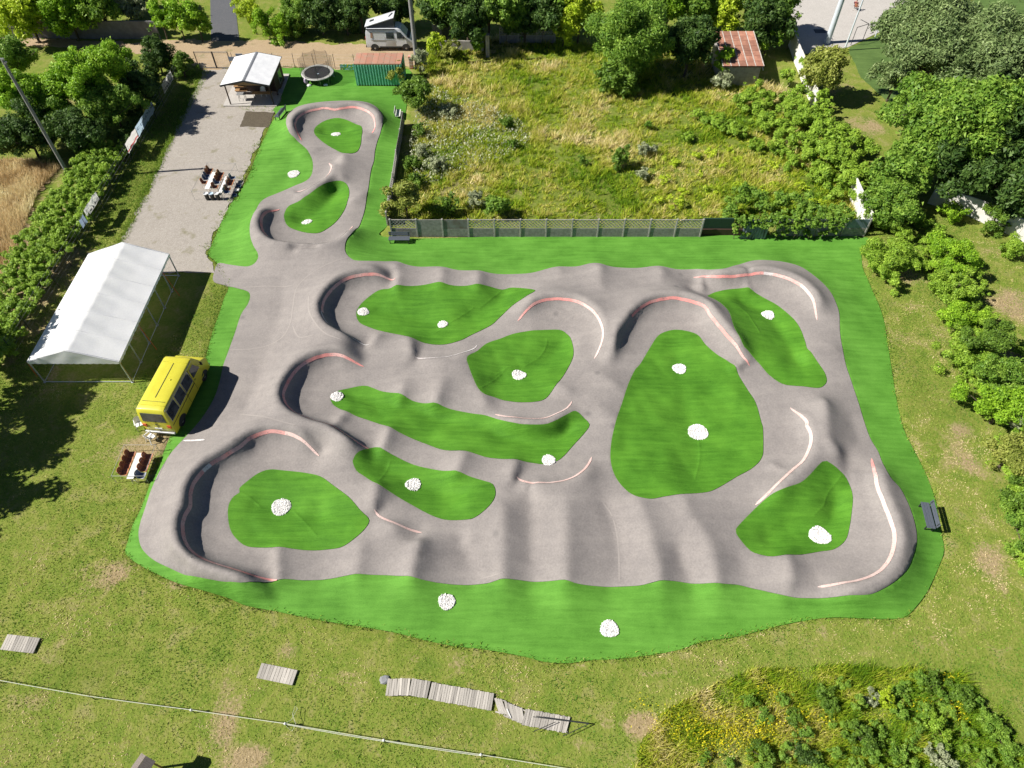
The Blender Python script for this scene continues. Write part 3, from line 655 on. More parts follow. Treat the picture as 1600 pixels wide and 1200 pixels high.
for ((u, v), size), where in zip(STONES_PX, STONE_WHERE):
    c = on_surface(u, v); V = []; F = []; R = size * .45
    zg = {}
    for _ in range(int(950 * size * size) + 30):
        a = random.uniform(0, 6.283); rr = R * math.sqrt(random.random()) * (1 + .05 * math.sin(3 * a + u)); x, y = c.x + rr * math.cos(a), c.y + rr * math.sin(a) * .95
        gk = (round(x * 5), round(y * 5))
        if gk not in zg: zg[gk] = top_z(gk[0] / 5, gk[1] / 5)
        zb = zg[gk]
        s = random.choice((.022, .028, .036, .048)) * random.uniform(.8, 1.2); z = zb + .02 + .03 * (1 - (rr / R) ** 2) + random.uniform(-.02, .02)
        M = Matrix.Rotation(random.uniform(0, 6), 3, Vector((random.random(), random.random(), random.random() + .1)).normalized()) @ Matrix.Diagonal((s * random.uniform(.8, 1.4), s, s * random.uniform(.6, 1)))
        n = len(V); V += [tuple(Vector((x, y, z)) + M @ w) for w in IS]; F += [(p + n, q + n, r_ + n) for p, q, r_ in OF]
    o = link('stone_pile', mesh_np('stone_pile', V, F), None, M_STONE)
    tag(o, 'round heap of white drain stones ' + where, 'stone pile', 'white drain stone heaps')
# ================================================================== BUILT THINGS
M_WHITE = pm('white_tent_fabric', (.93, .935, .94), (.88, .89, .91), 1.2, .6, bmp=.15)
_nt = M_WHITE.node_tree; _tr = nd(_nt, 'ShaderNodeBsdfTranslucent'); _tr.inputs[0].default_value = (.85, .88, .92, 1); _mx = nd(_nt, 'ShaderNodeMixShader'); _mx.inputs[0].default_value = .22
_nt.links.new(_nt.nodes['Principled BSDF'].outputs[0], _mx.inputs[1]); _nt.links.new(_tr.outputs[0], _mx.inputs[2]); _nt.links.new(_mx.outputs[0], _nt.nodes['Material Output'].inputs[0])
M_ALU = pm('aluminium_tube', (.55, .58, .62), (.42, .45, .50), 6, .45, .6)
M_STRAP = pm('orange_strap', (.62, .12, .03), (.5, .09, .03), 8, .7)
M_YELLOW = pm('yellow_bus_paint', (.60, .56, .045), (.55, .50, .04), 1.4, .42, coat=.15)
M_BLACKRUB = pm('black_rubber', (.018, .018, .019), None, 9, .85)
M_GLASS = pm('glass_painted_reflections', (.07, .08, .085), (.010, .013, .017), 2.2, .06, spec=.8)  # pale and dark blotches: tree reflections painted into the pane colour
M_CHROME = pm('grey_trim', (.42, .43, .44), (.3, .3, .31), 8, .4, .5)
M_REDLAMP = pm('orange_red_lamp', (.62, .10, .02), (.5, .07, .02), 9, .3)
M_BROWNW = pm('brown_plywood_seat', (.42, .15, .08), (.34, .115, .055), 7, .5, per_obj=.35)
M_BLUESEAT = pm('grey_blue_seat', (.10, .15, .24), (.07, .1, .17), 7, .5)
M_STEEL = pm('pale_steel_tube', (.50, .50, .48), (.36, .36, .35), 10, .5, .4)
M_TABLE = pm('white_table_top', (.74, .73, .71), (.62, .61, .6), 4, .55)
M_PLASTIC = pm('white_garden_plastic', (.78, .78, .77), (.66, .66, .65), 4, .5)
M_BENCH = pm('dark_grey_plank', (.085, .10, .125), (.06, .072, .09), 6, .6, stretch=(1, 8, 1))
M_DARKMETAL = pm('dark_metal', (.045, .05, .055), (.03, .033, .036), 8, .55, .3)
M_CONCF = pm('weathered_concrete', (.40, .38, .35), (.26, .245, .225), 3, .9, bmp=.4)
M_CONCD = pm('mossy_concrete_panel', (.29, .28, .26), (.17, .165, .15), 3.5, .92, bmp=.4)
M_WOODGREY = pm('bleached_plank', (.56, .525, .47), (.40, .37, .325), 5, .9, stretch=(14, 1.2, 6), bmp=.3, per_obj=.42)
M_WOODDARK = pm('dark_stained_wood', (.052, .028, .018), (.03, .016, .011), 5, .7, stretch=(1, 9, 1), bmp=.2)
M_WOODLIGHT = pm('honey_wood', (.36, .21, .09), (.26, .14, .06), 5, .65, stretch=(1, 6, 1))
M_ROOFW = pm('pale_sheet_roof', (.78, .79, .80), (.66, .67, .69), 1.6, .5)
M_GREENC = pm('green_container_paint', (.17, .52, .36), (.13, .40, .28), 2.2, .6, bmp=.2)
M_RUST = pm('rusty_roof_steel', (.50, .23, .155), (.40, .29, .21), 1.5, .85, bmp=.25, per_obj=.3)
M_RUSTTRIM = pm('rusty_trim', (.40, .26, .17), (.27, .13, .08), 5, .85)
M_VANW = pm('white_van_paint', (.66, .68, .71), (.6, .62, .65), 1.5, .35, coat=.3)
M_CANVAS = pm('grey_canvas', (.085, .09, .105), (.06, .065, .075), 5, .9)
M_SHADE = pm('silver_windscreen_shade', (.22, .36, .40), (.17, .28, .32), 3, .35)
M_TILE = pm('terracotta_sheet_tile', (.56, .27, .18), (.36, .16, .11), 1.6, .85, bmp=.25, per_obj=.5)
M_MORTAR = pm('pale_mortar', (.56, .50, .45), (.36, .30, .26), 2.5, .9)
M_WALLWHITE = pm('whitewashed_wall', (.74, .72, .67), (.56, .55, .5), 1.6, .9, bmp=.2)
M_BLOCK = pm('grey_block_wall', (.17, .17, .178), (.115, .115, .12), 2, .92, bmp=.3)
M_POLE = pm('grey_utility_pole', (.25, .25, .245), (.17, .17, .165), 4, .85)
M_POLEW = pm('white_painted_pole', (.60, .66, .70), (.5, .56, .6), 2, .5)
M_ROPE = pm('pale_rope', (.58, .60, .50), (.45, .47, .38), 20, .9)
M_BIN = pm('black_bin_plastic', (.022, .024, .026), None, 6, .5)
M_BLUELID = pm('pale_blue_liner', (.42, .55, .66), (.55, .62, .68), 8, .5)
M_MAT = pm('black_trampoline_mat', (.028, .028, .033), (.02, .02, .024), 12, .8)
M_PAD = pm('grey_white_pad', (.50, .50, .47), (.36, .36, .33), 5, .7)
M_LAV = pm('lavender_cloth', (.55, .45, .60), (.45, .36, .5), 8, .9)
M_ROCK = pm('grey_flat_rock', (.27, .28, .29), (.2, .2, .21), 5, .9, bmp=.4)

# ---------------------------------------------------------------- marquee
def marquee():
    t = empty('party_tent', (-29.6, 36.05, 0), 0, 'large white party tent with open sides beside the hedge', 'tent')
    W, L, E, R = 3.06, 5.44, 2.25, 3.38
    nv, nu = 73, 25; V = []; F = []
    for j in range(nv):
        y = -L - .06 + (2 * L + .12) * j / (nv - 1); ph = (j / (nv - 1) * 6) % 1.0
        sag = .085 * math.sin(math.pi * ph)
        for i in range(nu):
            u = -1 + 2 * i / (nu - 1); x = u * (W + .05); z = E + (R - E) * (1 - abs(u)) - sag * (1 - abs(2 * abs(u) - 1)) ** .7
            z += .016 * math.sin(7 * u + j * .8) * (1 - abs(u)) + .03 * math.sin(u * 3.1 + y * 1.7) * (1 - abs(u)) * abs(u)
            V.append((x, y, z))
    for j in range(nv - 1):
        for i in range(nu - 1): a = j * nu + i; F.append((a, a + 1, a + nu + 1, a + nu))
    link('roof_canopy', mesh_np('roof_canopy', V, F, True), t, M_WHITE)
    for k in range(7):
        y = -L + 2 * L * k / 6; m = MB(); m.tube([(-W - .06, y, E + .012), (0, y, R + .014), (W + .06, y, E + .012)], .013, 5); m.build('roof_seam', M_ALU if k in (0, 6) else M_WHITE, t)
    for s in (-1, 1):                                    # gable ends with wrinkled scalloped cloth
        V = []; F = []; n = 81
        for i in range(n):
            u = -1 + 2 * i / (n - 1); top = E + (R - E) * (1 - abs(u)) - .01; bot = E - .16 - .05 * abs(math.sin(u * 22))
            for k in range(5):
                q = k / 4; z = top + (bot - top) * q
                V.append((u * (W + .02), s * (L + .075 + .03 * math.sin(u * 9 + q * 4) * math.sin(math.pi * q) * (1 - abs(u))), z))
        for i in range(n - 1):
            for k in range(4): a = i * 5 + k; F.append((a, a + 1, a + 6, a + 5))
        link('gable_cloth', mesh_np('gable_cloth', V, F, True), t, M_WHITE)
    for s in (-1, 1):                                    # scalloped side valance
        V = []; F = []; n = 181
        for i in range(n):
            y = -L - .05 + (2 * L + .1) * i / (n - 1); b = E - .17 - .06 * abs(math.sin(y * 7.2))
            V += [(s * (W + .055), y, E + .004), (s * (W + .062 + .012 * math.sin(y * 5)), y, b)]
        for i in range(n - 1): F.append((2 * i, 2 * i + 1, 2 * i + 3, 2 * i + 2))
        link('side_valance', mesh_np('side_valance', V, F, True), t, M_WHITE)
    for s in (-1, 1):
        for k in range(7):
            y = -L + 2 * L * k / 6
            MB().tube([(s * W, y, .03), (s * W, y, E - .02)], .05, 8).build('leg', M_ALU, t, smooth=True)
            MB().box((s * W, y, .012), (.16, .16, .024)).build('foot_plate', M_ALU, t)
        MB().tube([(s * W, -L, .05), (s * W, L, .05)], .018, 6).build('ground_rail', M_ALU, t)
        MB().tube([(s * W, -L, E - .05), (s * W, L, E - .05)], .025, 6).build('eaves_rail', M_ALU, t)
    for s in (-1, 1): MB().tube([(-W, s * L, .05), (W, s * L, .05)], .026, 6).build('end_rail', M_ALU, t)
    for k in range(7):
        y = -L + 2 * L * k / 6
        m = MB(); m.tube([(-W, y, E - .06), (0, y, R - .1), (W, y, E - .06)], .022, 6); m.build('rafter', M_ALU, t)
    for a, b in (((W, L - 1.8, E - .1), (W + .75, L - 2.3, .02)), ((W, -L + 3.6, E - .1), (W + .75, -L + 3.0, .02)), ((-W - .04, -L - .04, E - .05), (-W - .75, -L + .5, .02)), ((W + .03, -L + .02, E - .1), (W + .03, -L + .02, .1)), ((-W - .05, 1.2, 1.9), (-W - 1.2, 1.6, .25))):
        MB().bar(a, b, .045, .012).build('ratchet_strap', M_STRAP, t)
marquee()

# ---------------------------------------------------------------- vehicles
def body_shell(prof, wf, name, mat, parent, axis='y', bevel=.05):
    n = len(prof); m = MB(); rings = []
    for s in (-1, -.55, 0, .55, 1):
        crown = .0 if abs(s) == 1 else (.035 if s else .05)
        rings.append([(s * wf(z), y, z + (crown if z > 1.9 else 0)) for y, z in prof])
    if axis == 'x': rings = [[(y, -x, z) for x, y, z in r] for r in rings]
    m.loft(rings); return m.build(name, mat, parent, bevel=bevel, smooth=True)
def wheel(parent, x, y, r, w, ax='x'):
    prof = [(r * .62, -w / 2), (r * .95, -w / 2), (r, -w / 4), (r, w / 4), (r * .95, w / 2), (r * .62, w / 2)]
    t = MB(); t.lathe(prof, 20); o = t.build('wheel', M_BLACKRUB, parent, smooth=True)
    o.location = (x, y, r); o.rotation_euler = (0, math.pi / 2, 0) if ax == 'x' else (math.pi / 2, 0, 0)
    h = MB(); h.lathe([(r * .2, -w * .52), (r * .6, -w * .44), (r * .6, w * .44), (r * .2, w * .52)], 16); h.build('rim', M_CHROME, o, smooth=True)
def side_quad(name, mat, parent, pts, off, wf, s, axis='y'):
    """pane on the body side: outline in (along, z)"""
    V = [(s * (wf(z) + off), y, z) for y, z in pts] + [(s * (wf(z) - .02), y, z) for y, z in pts]; n = len(pts)
    if axis == 'x': V = [(y, -x, z) for x, y, z in V]
    m = MB(); m.add(V, [tuple(range(n)), tuple(range(n, 2 * n))[::-1]] + [(i, n + i, n + (i + 1) % n, (i + 1) % n) for i in range(n)])
    return m.build(name, mat, parent)
def minibus():
    t = empty('yellow_minibus', (-22.62, 29.0, .0), math.radians(-6), 'yellow minibus with a seamed roof parked beside the party tent', 'minibus')
    wf = lambda z: 1.03 if z < 1.45 else 1.03 - .12 * (z - 1.45) / 1.15
    prof = [(-2.9, .34), (-2.93, .9), (-2.92, 1.5), (-2.84, 2.3), (-2.72, 2.55), (-2.4, 2.6), (1.5, 2.6), (1.75, 2.5), (2.3, 1.62), (2.75, 1.45), (2.9, 1.2), (2.92, .34)]
    body_shell(prof, wf, 'body', M_YELLOW, t, bevel=.06)
    MB().box((0, -.35, 2.662), (.035, 2.9, .012)).build('roof_seam', M_DARKMETAL, t)
    MB().box((0, -2.1, 2.645), (1.5, .025, .012)).build('roof_seam', M_DARKMETAL, t)
    MB().lathe([(.05, 0), (.05, .05), (.02, .06)], 10, (.35, -.3, 2.64)).build('roof_vent', M_YELLOW, t)
    for s in (-1, 1):
        for a, b in ((-2.68, -1.53), (-1.46, -.42), (-.35, .70)):
            f = side_quad('window', M_CHROME, t, [(a, 1.4), (b, 1.4), (b - .02, 2.38), (a + .03, 2.38)], .012, wf, s)
            side_quad('pane', M_GLASS, f, [(a + .045, 1.45), (b - .045, 1.45), (b - .06, 2.33), (a + .07, 2.33)], .022, wf, s)
        d = side_quad('cab_door', M_YELLOW, t, [(.78, .6), (1.9, .6), (1.9, 1.5), (1.5, 2.3), (.78, 2.3)], .014, wf, s)
        side_quad('cab_window', M_GLASS, d, [(.9, 1.5), (1.85, 1.5), (1.45, 2.22), (.9, 2.22)], .026, wf, s)
        MB().box((s * 1.05, .92, 1.3), (.03, .14, .03)).build('door_handle', M_DARKMETAL, d)
        side_quad('side_moulding', M_DARKMETAL, t, [(-2.8, 1.12), (.72, 1.12), (.72, 1.16), (-2.8, 1.16)], .016, wf, s)
        side_quad('wheel_arch', M_DARKMETAL, t, [(-1.9 + .52 * math.cos(a) , .40 + .5 * math.sin(a)) for a in [math.pi * k / 10 for k in range(11)]], .01, wf, s)
        side_quad('wheel_arch', M_DARKMETAL, t, [(1.95 + .48 * math.cos(a), .40 + .46 * math.sin(a)) for a in [math.pi * k / 10 for k in range(11)]], .01, wf, s)
        wheel(t, s * .88, -1.9, .36, .22); wheel(t, s * .88, 1.95, .36, .22)
        mo = MB(); mo.box((s * 1.2, 1.98, 1.75), (.16, .06, .3)); mo.bar((s * 1.0, 1.95, 1.65), (s * 1.2, 1.97, 1.7), .03); mo.build('wing_mirror', M_DARKMETAL, t, bevel=.015)
        MB().box((s * .82, -2.95, 1.13), (.26, .05, .26)).build('tail_lamp', M_REDLAMP, t, bevel=.01)
        MB().lathe([(.0, 0), (.13, 0), (.13, .04), (.1, .05), (.0, .05)], 14).build('headlight', M_CHROME, t).matrix_local = Matrix.Translation((s * .72, 2.9, .98)) @ Matrix.Rotation(-math.pi / 2, 4, 'X')
    w = MB(); w.add([(-.78, -2.94, 1.55), (.78, -2.94, 1.55), (.72, -2.87, 2.32), (-.72, -2.87, 2.32), (-.78, -2.90, 1.55), (.78, -2.90, 1.55), (.72, -2.83, 2.32), (-.72, -2.83, 2.32)], [(0, 1, 2, 3), (7, 6, 5, 4), (0, 4, 5, 1), (1, 5, 6, 2), (2, 6, 7, 3), (3, 7, 4, 0)])
    w.build('rear_window', M_GLASS, t)
    w = MB(); w.add([(-.88, 2.30, 1.68), (.88, 2.30, 1.68), (.80, 1.83, 2.44), (-.80, 1.83, 2.44), (-.88, 2.24, 1.66), (.88, 2.24, 1.66), (.80, 1.77, 2.42), (-.80, 1.77, 2.42)], [(0, 1, 2, 3), (7, 6, 5, 4), (0, 4, 5, 1), (1, 5, 6, 2), (2, 6, 7, 3), (3, 7, 4, 0)])
    w.build('windscreen', M_GLASS, t)
    for s in (-1, 1):
        side_quad('door_gap', M_DARKMETAL, t, [(.735, .5), (.755, .5), (.755, 2.36), (.735, 2.36)], .013, wf, s)
        side_quad('door_gap', M_DARKMETAL, t, [(-.40, .5), (-.385, .5), (-.385, 1.38), (-.40, 1.38)], .013, wf, s)
        MB().bar((s * .93, -2.7, 2.5), (s * .93, 1.5, 2.5), .04, .03).build('rain_gutter', M_CHROME, t)
    MB().box((0, -2.945, 1.02), (.02, .02, 1.0)).build('tailgate_gap', M_DARKMETAL, t)
    for y in (-2.4, 1.2): MB().box((0, y, 2.652), (1.6, .02, .012)).build('roof_rib', M_YELLOW, t)
    MB().box((0, -2.99, .5), (2.0, .14, .16)).build('rear_bumper', M_CHROME, t, bevel=.03)
    MB().box((0, 2.97, .5), (2.0, .14, .18)).build('front_bumper', M_CHROME, t, bevel=.03)
    MB().box((0, -2.955, .85), (.5, .03, .12)).build('number_plate', M_TABLE, t)
    MB().box((-.55, -2.885, 1.62), (.42, .02, .14)).build('rear_shelf_cloth', M_STRAP, t)
    MB().lathe([(.05, 0), (.05, .03)], 10).build('tailgate_lock', M_DARKMETAL, t).matrix_local = Matrix.Translation((0, -2.94, 1.3)) @ Matrix.Rotation(math.pi / 2, 4, 'X')
minibus()
def campervan():
    t = empty('white_campervan', (-13.65, 79.6, 0), 0, 'white campervan with its pop-up roof raised, parked behind the green container', 'campervan')
    wf = lambda z: 1.0 if z < 1.3 else 1.0 - .1 * (z - 1.3) / 1.2
    prof = [(-2.62, .4), (-2.68, .95), (-2.62, 1.9), (-2.5, 2.36), (-2.3, 2.45), (.95, 2.45), (1.25, 2.34), (1.95, 1.5), (2.5, 1.2), (2.66, .9), (2.66, .4)]
    body_shell(prof, wf, 'body', M_VANW, t, 'x', .06)
    m = MB(); a, b = -2.5, .65
    lo = lambda x: 2.53; hi = lambda x: 2.62 + (x - a) / (b - a) * .95
    V = []
    for y in (-.78, .78): V += [(a, y, 2.5), (b, y, 2.5), (b, y, hi(b) - .06), (a, y, hi(a) - .06)]
    m.add(V, [(0, 1, 2, 3), (7, 6, 5, 4), (0, 4, 5, 1), (1, 5, 6, 2), (2, 6, 7, 3), (3, 7, 4, 0)]); m.build('pop_up_canvas', M_CANVAS, t)
    m = MB(); V = []
    for y in (-.86, .86): V += [(a - .1, y, hi(a) - .06), (b + .08, y, hi(b) - .05), (b + .05, y, hi(b) + .05), (a - .1, y, hi(a) + .05)]
    m.add(V, [(0, 1, 2, 3), (7, 6, 5, 4), (0, 4, 5, 1), (1, 5, 6, 2), (2, 6, 7, 3), (3, 7, 4, 0)]); r = m.build('pop_up_roof', M_VANW, t, bevel=.03, smooth=True)
    MB().box((-1.9, .1, hi(-1.9) + .08), (.5, .45, .04), M=Matrix.Rotation(-.29, 3, 'Y')).build('roof_hatch', M_GLASS, r)
    MB().bar((.1, -.3, hi(.1) + .08), (.45, .3, hi(.4) + .12), .08, .05).build('roof_bracket', M_DARKMETAL, r)
    MB().box((-.9, -.96, 2.4), (3.2, .1, .1)).build('awning_case', M_DARKMETAL, t, bevel=.02)
    for s in (1, -1):
        side_quad('side_window', M_GLASS, t, [(-.35, 1.4), (.5, 1.4), (.5, 2.05), (-.35, 2.05)], .02, wf, s, 'x')
        d = side_quad('cab_door', M_VANW, t, [(.72, .6), (1.85, .6), (1.85, 1.5), (1.25, 2.15), (.72, 2.15)], .012, wf, s, 'x')
        side_quad('cab_window', M_GLASS, d, [(.85, 1.42), (1.78, 1.42), (1.72, 1.55), (1.25, 2.08), (.85, 2.08)], .022, wf, s, 'x')
        side_quad('sliding_door', M_VANW, t, [(-1.75, .6), (-.48, .6), (-.48, 2.12), (-1.75, 2.12)], .012, wf, s, 'x')
        side_quad('stripe', M_RUSTTRIM, t, [(-2.1, 1.5), (-1.85, 1.5), (-1.82, 2.05), (-2.05, 2.05)], .016, wf, s, 'x')
        side_quad('stripe', M_CHROME, t, [(-2.0, 1.2), (.6, 1.16), (.6, 1.24), (-2.1, 1.3)], .016, wf, s, 'x')
        side_quad('sill', M_DARKMETAL, t, [(-1.2, .42), (1.35, .42), (1.35, .54), (-1.2, .54)], .016, wf, s, 'x')
        for xx in (-1.75, 1.75):
            side_quad('wheel_arch', M_DARKMETAL, t, [(xx + .46 * math.cos(q), .40 + .44 * math.sin(q)) for q in [math.pi * k / 10 for k in range(11)]], .012, wf, s, 'x')
            wheel(t, xx, -s * .9, .34, .22, 'y')
        mo = MB(); mo.box((1.55, -s * 1.12, 1.6), (.1, .2, .3)); mo.build('wing_mirror', M_DARKMETAL, t, bevel=.02)
        MB().box((2.5, -s * .72, 1.12), (.22, .3, .16)).build('headlight', M_CHROME, t, bevel=.03)
        MB().box((-2.68, -s * .86, 1.3), (.05, .14, .5)).build('tail_lamp', M_REDLAMP, t)
    for nm, x0, z0, x1, z1, mt in (('windscreen_shade', 1.33, 2.27, 1.86, 1.63, M_SHADE), ('scuttle_panel', 1.9, 1.55, 2.2, 1.365, M_DARKMETAL)):
        n = Vector((z0 - z1, 0, x1 - x0)).normalized() * .03; V = []
        for k in (0, 1):
            for x, z in ((x0, z0), (x1, z1)):
                for y in (-.82, .82): V.append((x + n.x * k, y, z + n.z * k + .02))
        MB().add(V, [(0, 1, 3, 2), (4, 6, 7, 5), (0, 4, 5, 1), (2, 3, 7, 6), (0, 2, 6, 4), (1, 5, 7, 3)]).build(nm, mt, t)
    MB().box((2.7, 0, .5), (.12, 1.9, .3)).build('front_bumper', M_DARKMETAL, t, bevel=.04)
    MB().box((-2.7, 0, .5), (.12, 1.9, .22)).build('rear_bumper', M_DARKMETAL, t, bevel=.04)
campervan()

# ---------------------------------------------------------------- green container
def container():
    X, Y, Z = 5.0, 2.35, 2.42
    t = empty('green_container', (-13.95, 72.05, 0), 0, 'green corrugated steel container with a rusty flat roof', 'container')
    def corr(L, n, flip):
        m = MB(); V = []; F = []; k = n * 4; prof = (0, 0, .11, .11)
        for i in range(k + 1):
            x = -L / 2 + L * i / k; d = prof[i % 4]
            V += [(x, -d * flip, .14), (x, -d * flip, Z - .1), (x, .05 * flip, .14), (x, .05 * flip, Z - .1)]
        for i in range(k): a = i * 4; F += [(a, a + 4, a + 5, a + 1), (a + 2, a + 3, a + 7, a + 6), (a, a + 2, a + 6, a + 4), (a + 1, a + 5, a + 7, a + 3)]
        return m.add(V, F)
    for s in (-1, 1):
        o = corr(X - .1, 17, 1).build('corrugated_wall', M_GREENC, t); o.location = (0, s * (Y / 2 - .07), 0); o.rotation_euler = (0, 0, 0 if s < 0 else math.pi)
        o = corr(Y - .2, 7, 1).build('end_wall', M_GREENC, t); o.location = (s * (X / 2 - .07), 0, 0); o.rotation_euler = (0, 0, -math.pi / 2 if s < 0 else math.pi / 2)
    for sx in (-1, 1):
        for sy in (-1, 1): MB().box((sx * (X / 2 - .05), sy * (Y / 2 - .05), Z / 2), (.1, .1, Z)).build('corner_post', M_GREENC, t)
    for sy in (-1, 1):
        MB().box((0, sy * (Y / 2 - .04), .07), (X - .2, .09, .14)).build('bottom_rail', M_DARKMETAL, t)
        MB().box((0, sy * (Y / 2 - .03), Z - .05), (X - .2, .07, .1)).build('top_rail', M_RUSTTRIM, t)
    for k in range(8):
        w = (X - .04) / 8; x = -X / 2 + .02 + w * (k + .5)
        MB().box((x, 0, Z + .012), (w - .03, Y - .02, .03)).build('roof_panel', M_RUST, t, bevel=.01)
        if k: MB().box((x - w / 2, 0, Z + .02), (.026, Y - .04, .035)).build('roof_seam', M_RUSTTRIM, t)
container()

# ---------------------------------------------------------------- pavilion
def pavilion():
    t = empty('garden_pavilion', (-26.6, 69.9, 0), 0, 'small dark timber pavilion with a pale gabled sheet roof', 'pavilion')
    MB().box((-.2, .15, .07), (5.5, 6.5, .14)).build('deck_slab', M_CONC, t, bevel=.01)
    y0, y1 = -3.35, 2.5; E, R = 2.42, 2.92; W = 2.45
    for s in (-1, 1):
        V = []
        for y in (y0, y1):
            for x, z in ((0, R), (s * W, E), (s * W, E - .05), (0, R - .05)): V.append((x, y, z))
        MB().add(V, [(0, 1, 2, 3), (7, 6, 5, 4), (0, 4, 5, 1), (1, 5, 6, 2), (2, 6, 7, 3), (3, 7, 4, 0)]).build('roof_slope', M_ROOFW, t)
        MB().bar((0, y0 - .02, R - .06), (s * (W + .03), y0 - .02, E - .06), .04, .16, (0, 0, 1)).build('barge_board', M_DARKMETAL, t)
        MB().box((s * (W - .1), (y0 + y1) / 2, E - .12), (.1, y1 - y0 - .1, .12)).build('eaves_beam', M_WOODDARK, t)
        MB().bar((0, y1 + .02, R - .06), (s * (W + .03), y1 + .02, E - .06), .04, .16, (0, 0, 1)).build('barge_board', M_DARKMETAL, t)
    MB().add([(-.16, y0 - .03, R - .015), (0, y0 - .03, R + .035), (.16, y0 - .03, R - .015), (-.16, y1 + .03, R - .015), (0, y1 + .03, R + .035), (.16, y1 + .03, R - .015)], [(0, 1, 4, 3), (1, 2, 5, 4), (0, 2, 1), (3, 4, 5), (0, 3, 5, 2)]).build('ridge_cap', M_CHROME, t)
    for x, y in ((-2.2, -2.85), (2.2, -2.85), (-2.2, -.4), (2.2, -.4)): MB().box((x, y, .14 + 1.1), (.1, .1, 2.2)).build('post', M_WOODDARK, t)
    # enclosed back part, side wall
    MB().box((0, 2.2, 1.25), (4.4, .08, 2.2)).build('back_wall', M_WOODDARK, t)
    MB().box((2.24, .55, 1.25), (.08, 3.3, 2.2)).build('side_wall', M_WOODDARK, t)
    MB().box((-2.24, .95, 1.25), (.08, 2.5, 2.2)).build('side_wall', M_WOODDARK, t)
    MB().box((-.6, -.28, 1.25), (3.2, .08, 2.2)).build('front_wall', M_WOODDARK, t)
    f = MB().box((2.3, .9, 1.2), (.05, 1.0, 1.3)).build('side_window', M_CHROME, t); MB().box((2.315, .9, 1.2), (.05, .85, 1.15)).build('pane', M_GLASS, f)
    MB().box((1.55, -.3, 1.15), (.8, .05, 2.0)).build('door', M_WOODDARK, t)
    MB().add([(-2.2, y0 + .1, E - .05), (0, y0 + .1, R - .1), (2.2, y0 + .1, E - .05)], [(0, 1, 2)]).build('gable_board', M_WOODLIGHT, t)
    for k in range(3): MB().box((-1.5, -.75, .55 + .45 * k), (1.3, .5, .04)).build('shelf', M_WOODLIGHT, t)
    MB().box((2.62, -1.0, .55), (.5, .9, .02)).build('step_rack', M_CHROME, t)
pavilion()
def table(name, label, cat, loc, rz, top, L, W, H, leg, n_planks=1, group=None):
    t = empty(name, loc, rz, label, cat, group)
    w = W / n_planks
    for k in range(n_planks): MB().box((0, -W / 2 + w * (k + .5), H), (L, w - (.012 if n_planks > 1 else 0), .035)).build('table_top' if n_planks == 1 else 'top_plank', top, t, bevel=.008)
    for sx in (-1, 1):
        for sy in (-1, 1): MB().tube([(sx * (L / 2 - .12), sy * (W / 2 - .06), .0), (sx * (L / 2 - .16), sy * (W / 2 - .1), H - .02)], .018, 6).build('leg', leg, t)
        MB().tube([(sx * (L / 2 - .14), -W / 2 + .08, .3), (sx * (L / 2 - .14), W / 2 - .08, .3)], .012, 6).build('brace', leg, t)
    return t
table('counter_table', 'honey wood counter table under the pavilion roof', 'table', (-25.55, 67.75, .14), 0, M_WOODLIGHT, 2.0, .55, .85, M_DARKMETAL, 3)
table('folding_table', 'small grey folding table at the left of the pavilion porch', 'table', (-27.75, 67.9, .14), .1, M_CHROME, .9, .6, .7, M_DARKMETAL)

# monobloc chair
def plastic_chair(loc, rz, label):
    t = empty('plastic_chair', loc, rz, label, 'chair', 'white plastic garden chairs')
    V = []; F = []
    for i in range(9):
        for j in range(7):
            x = -.23 + .46 * j / 6; s = i / 8
            if s < .5: y, z = -.22 + .44 * s * 2, .42 - .02 * math.sin(math.pi * s * 2) - .015 * math.cos(j)
            else:
                q = (s - .5) * 2; y, z = .22 + .10 * q + .0 * x, .42 + .44 * q - (.10 * (abs(x) / .23) ** 2 * q)
                y -= .10 * (abs(x) / .23) ** 2 * (1 - .3 * q)
            V.append((x, y, z))
    for i in range(8):
        for j in range(6): a = i * 7 + j; F.append((a, a + 1, a + 8, a + 7))
    n = len(V); V2 = V + [(x, y + .012, z - .014) for x, y, z in V]; F2 = F + [tuple(q + n for q in f)[::-1] for f in F]
    rim = [i for i in range(7)] + [7 * i + 6 for i in range(1, 9)] + [56 + j for j in range(5, -1, -1)] + [7 * i for i in range(7, 0, -1)]
    for a, b in zip(rim, rim[1:] + rim[:1]): F2.append((a, b, b + n, a + n))
    link('seat_shell', mesh_np('seat_shell', V2, F2, False) if False else MB().add(V2, F2).build('tmp', M_PLASTIC).data, t, M_PLASTIC)
    bpy.data.objects.remove([o for o in bpy.data.objects if o.name.startswith('tmp')][0])
    for sx in (-1, 1):
        MB().bar((sx * .25, -.23, 0), (sx * .22, -.2, .62), .05, .04).build('leg', M_PLASTIC, t)
        MB().bar((sx * .25, .30, 0), (sx * .21, .2, .5), .05, .04).build('leg', M_PLASTIC, t)
        MB().bar((sx * .23, -.22, .62), (sx * .22, .27, .66), .05, .03).build('armrest', M_PLASTIC, t)
    return t
plastic_chair((-23.55, 25.72, 0), 2.6, 'white plastic garden chair standing clear behind the yellow minibus')
plastic_chair((-24.62, 26.75, 0), .5, 'white plastic garden chair tucked at the left rear corner of the minibus')
plastic_chair((-25.75, 68.75, .14), 0.2, 'white plastic garden chair under the pavilion roof')

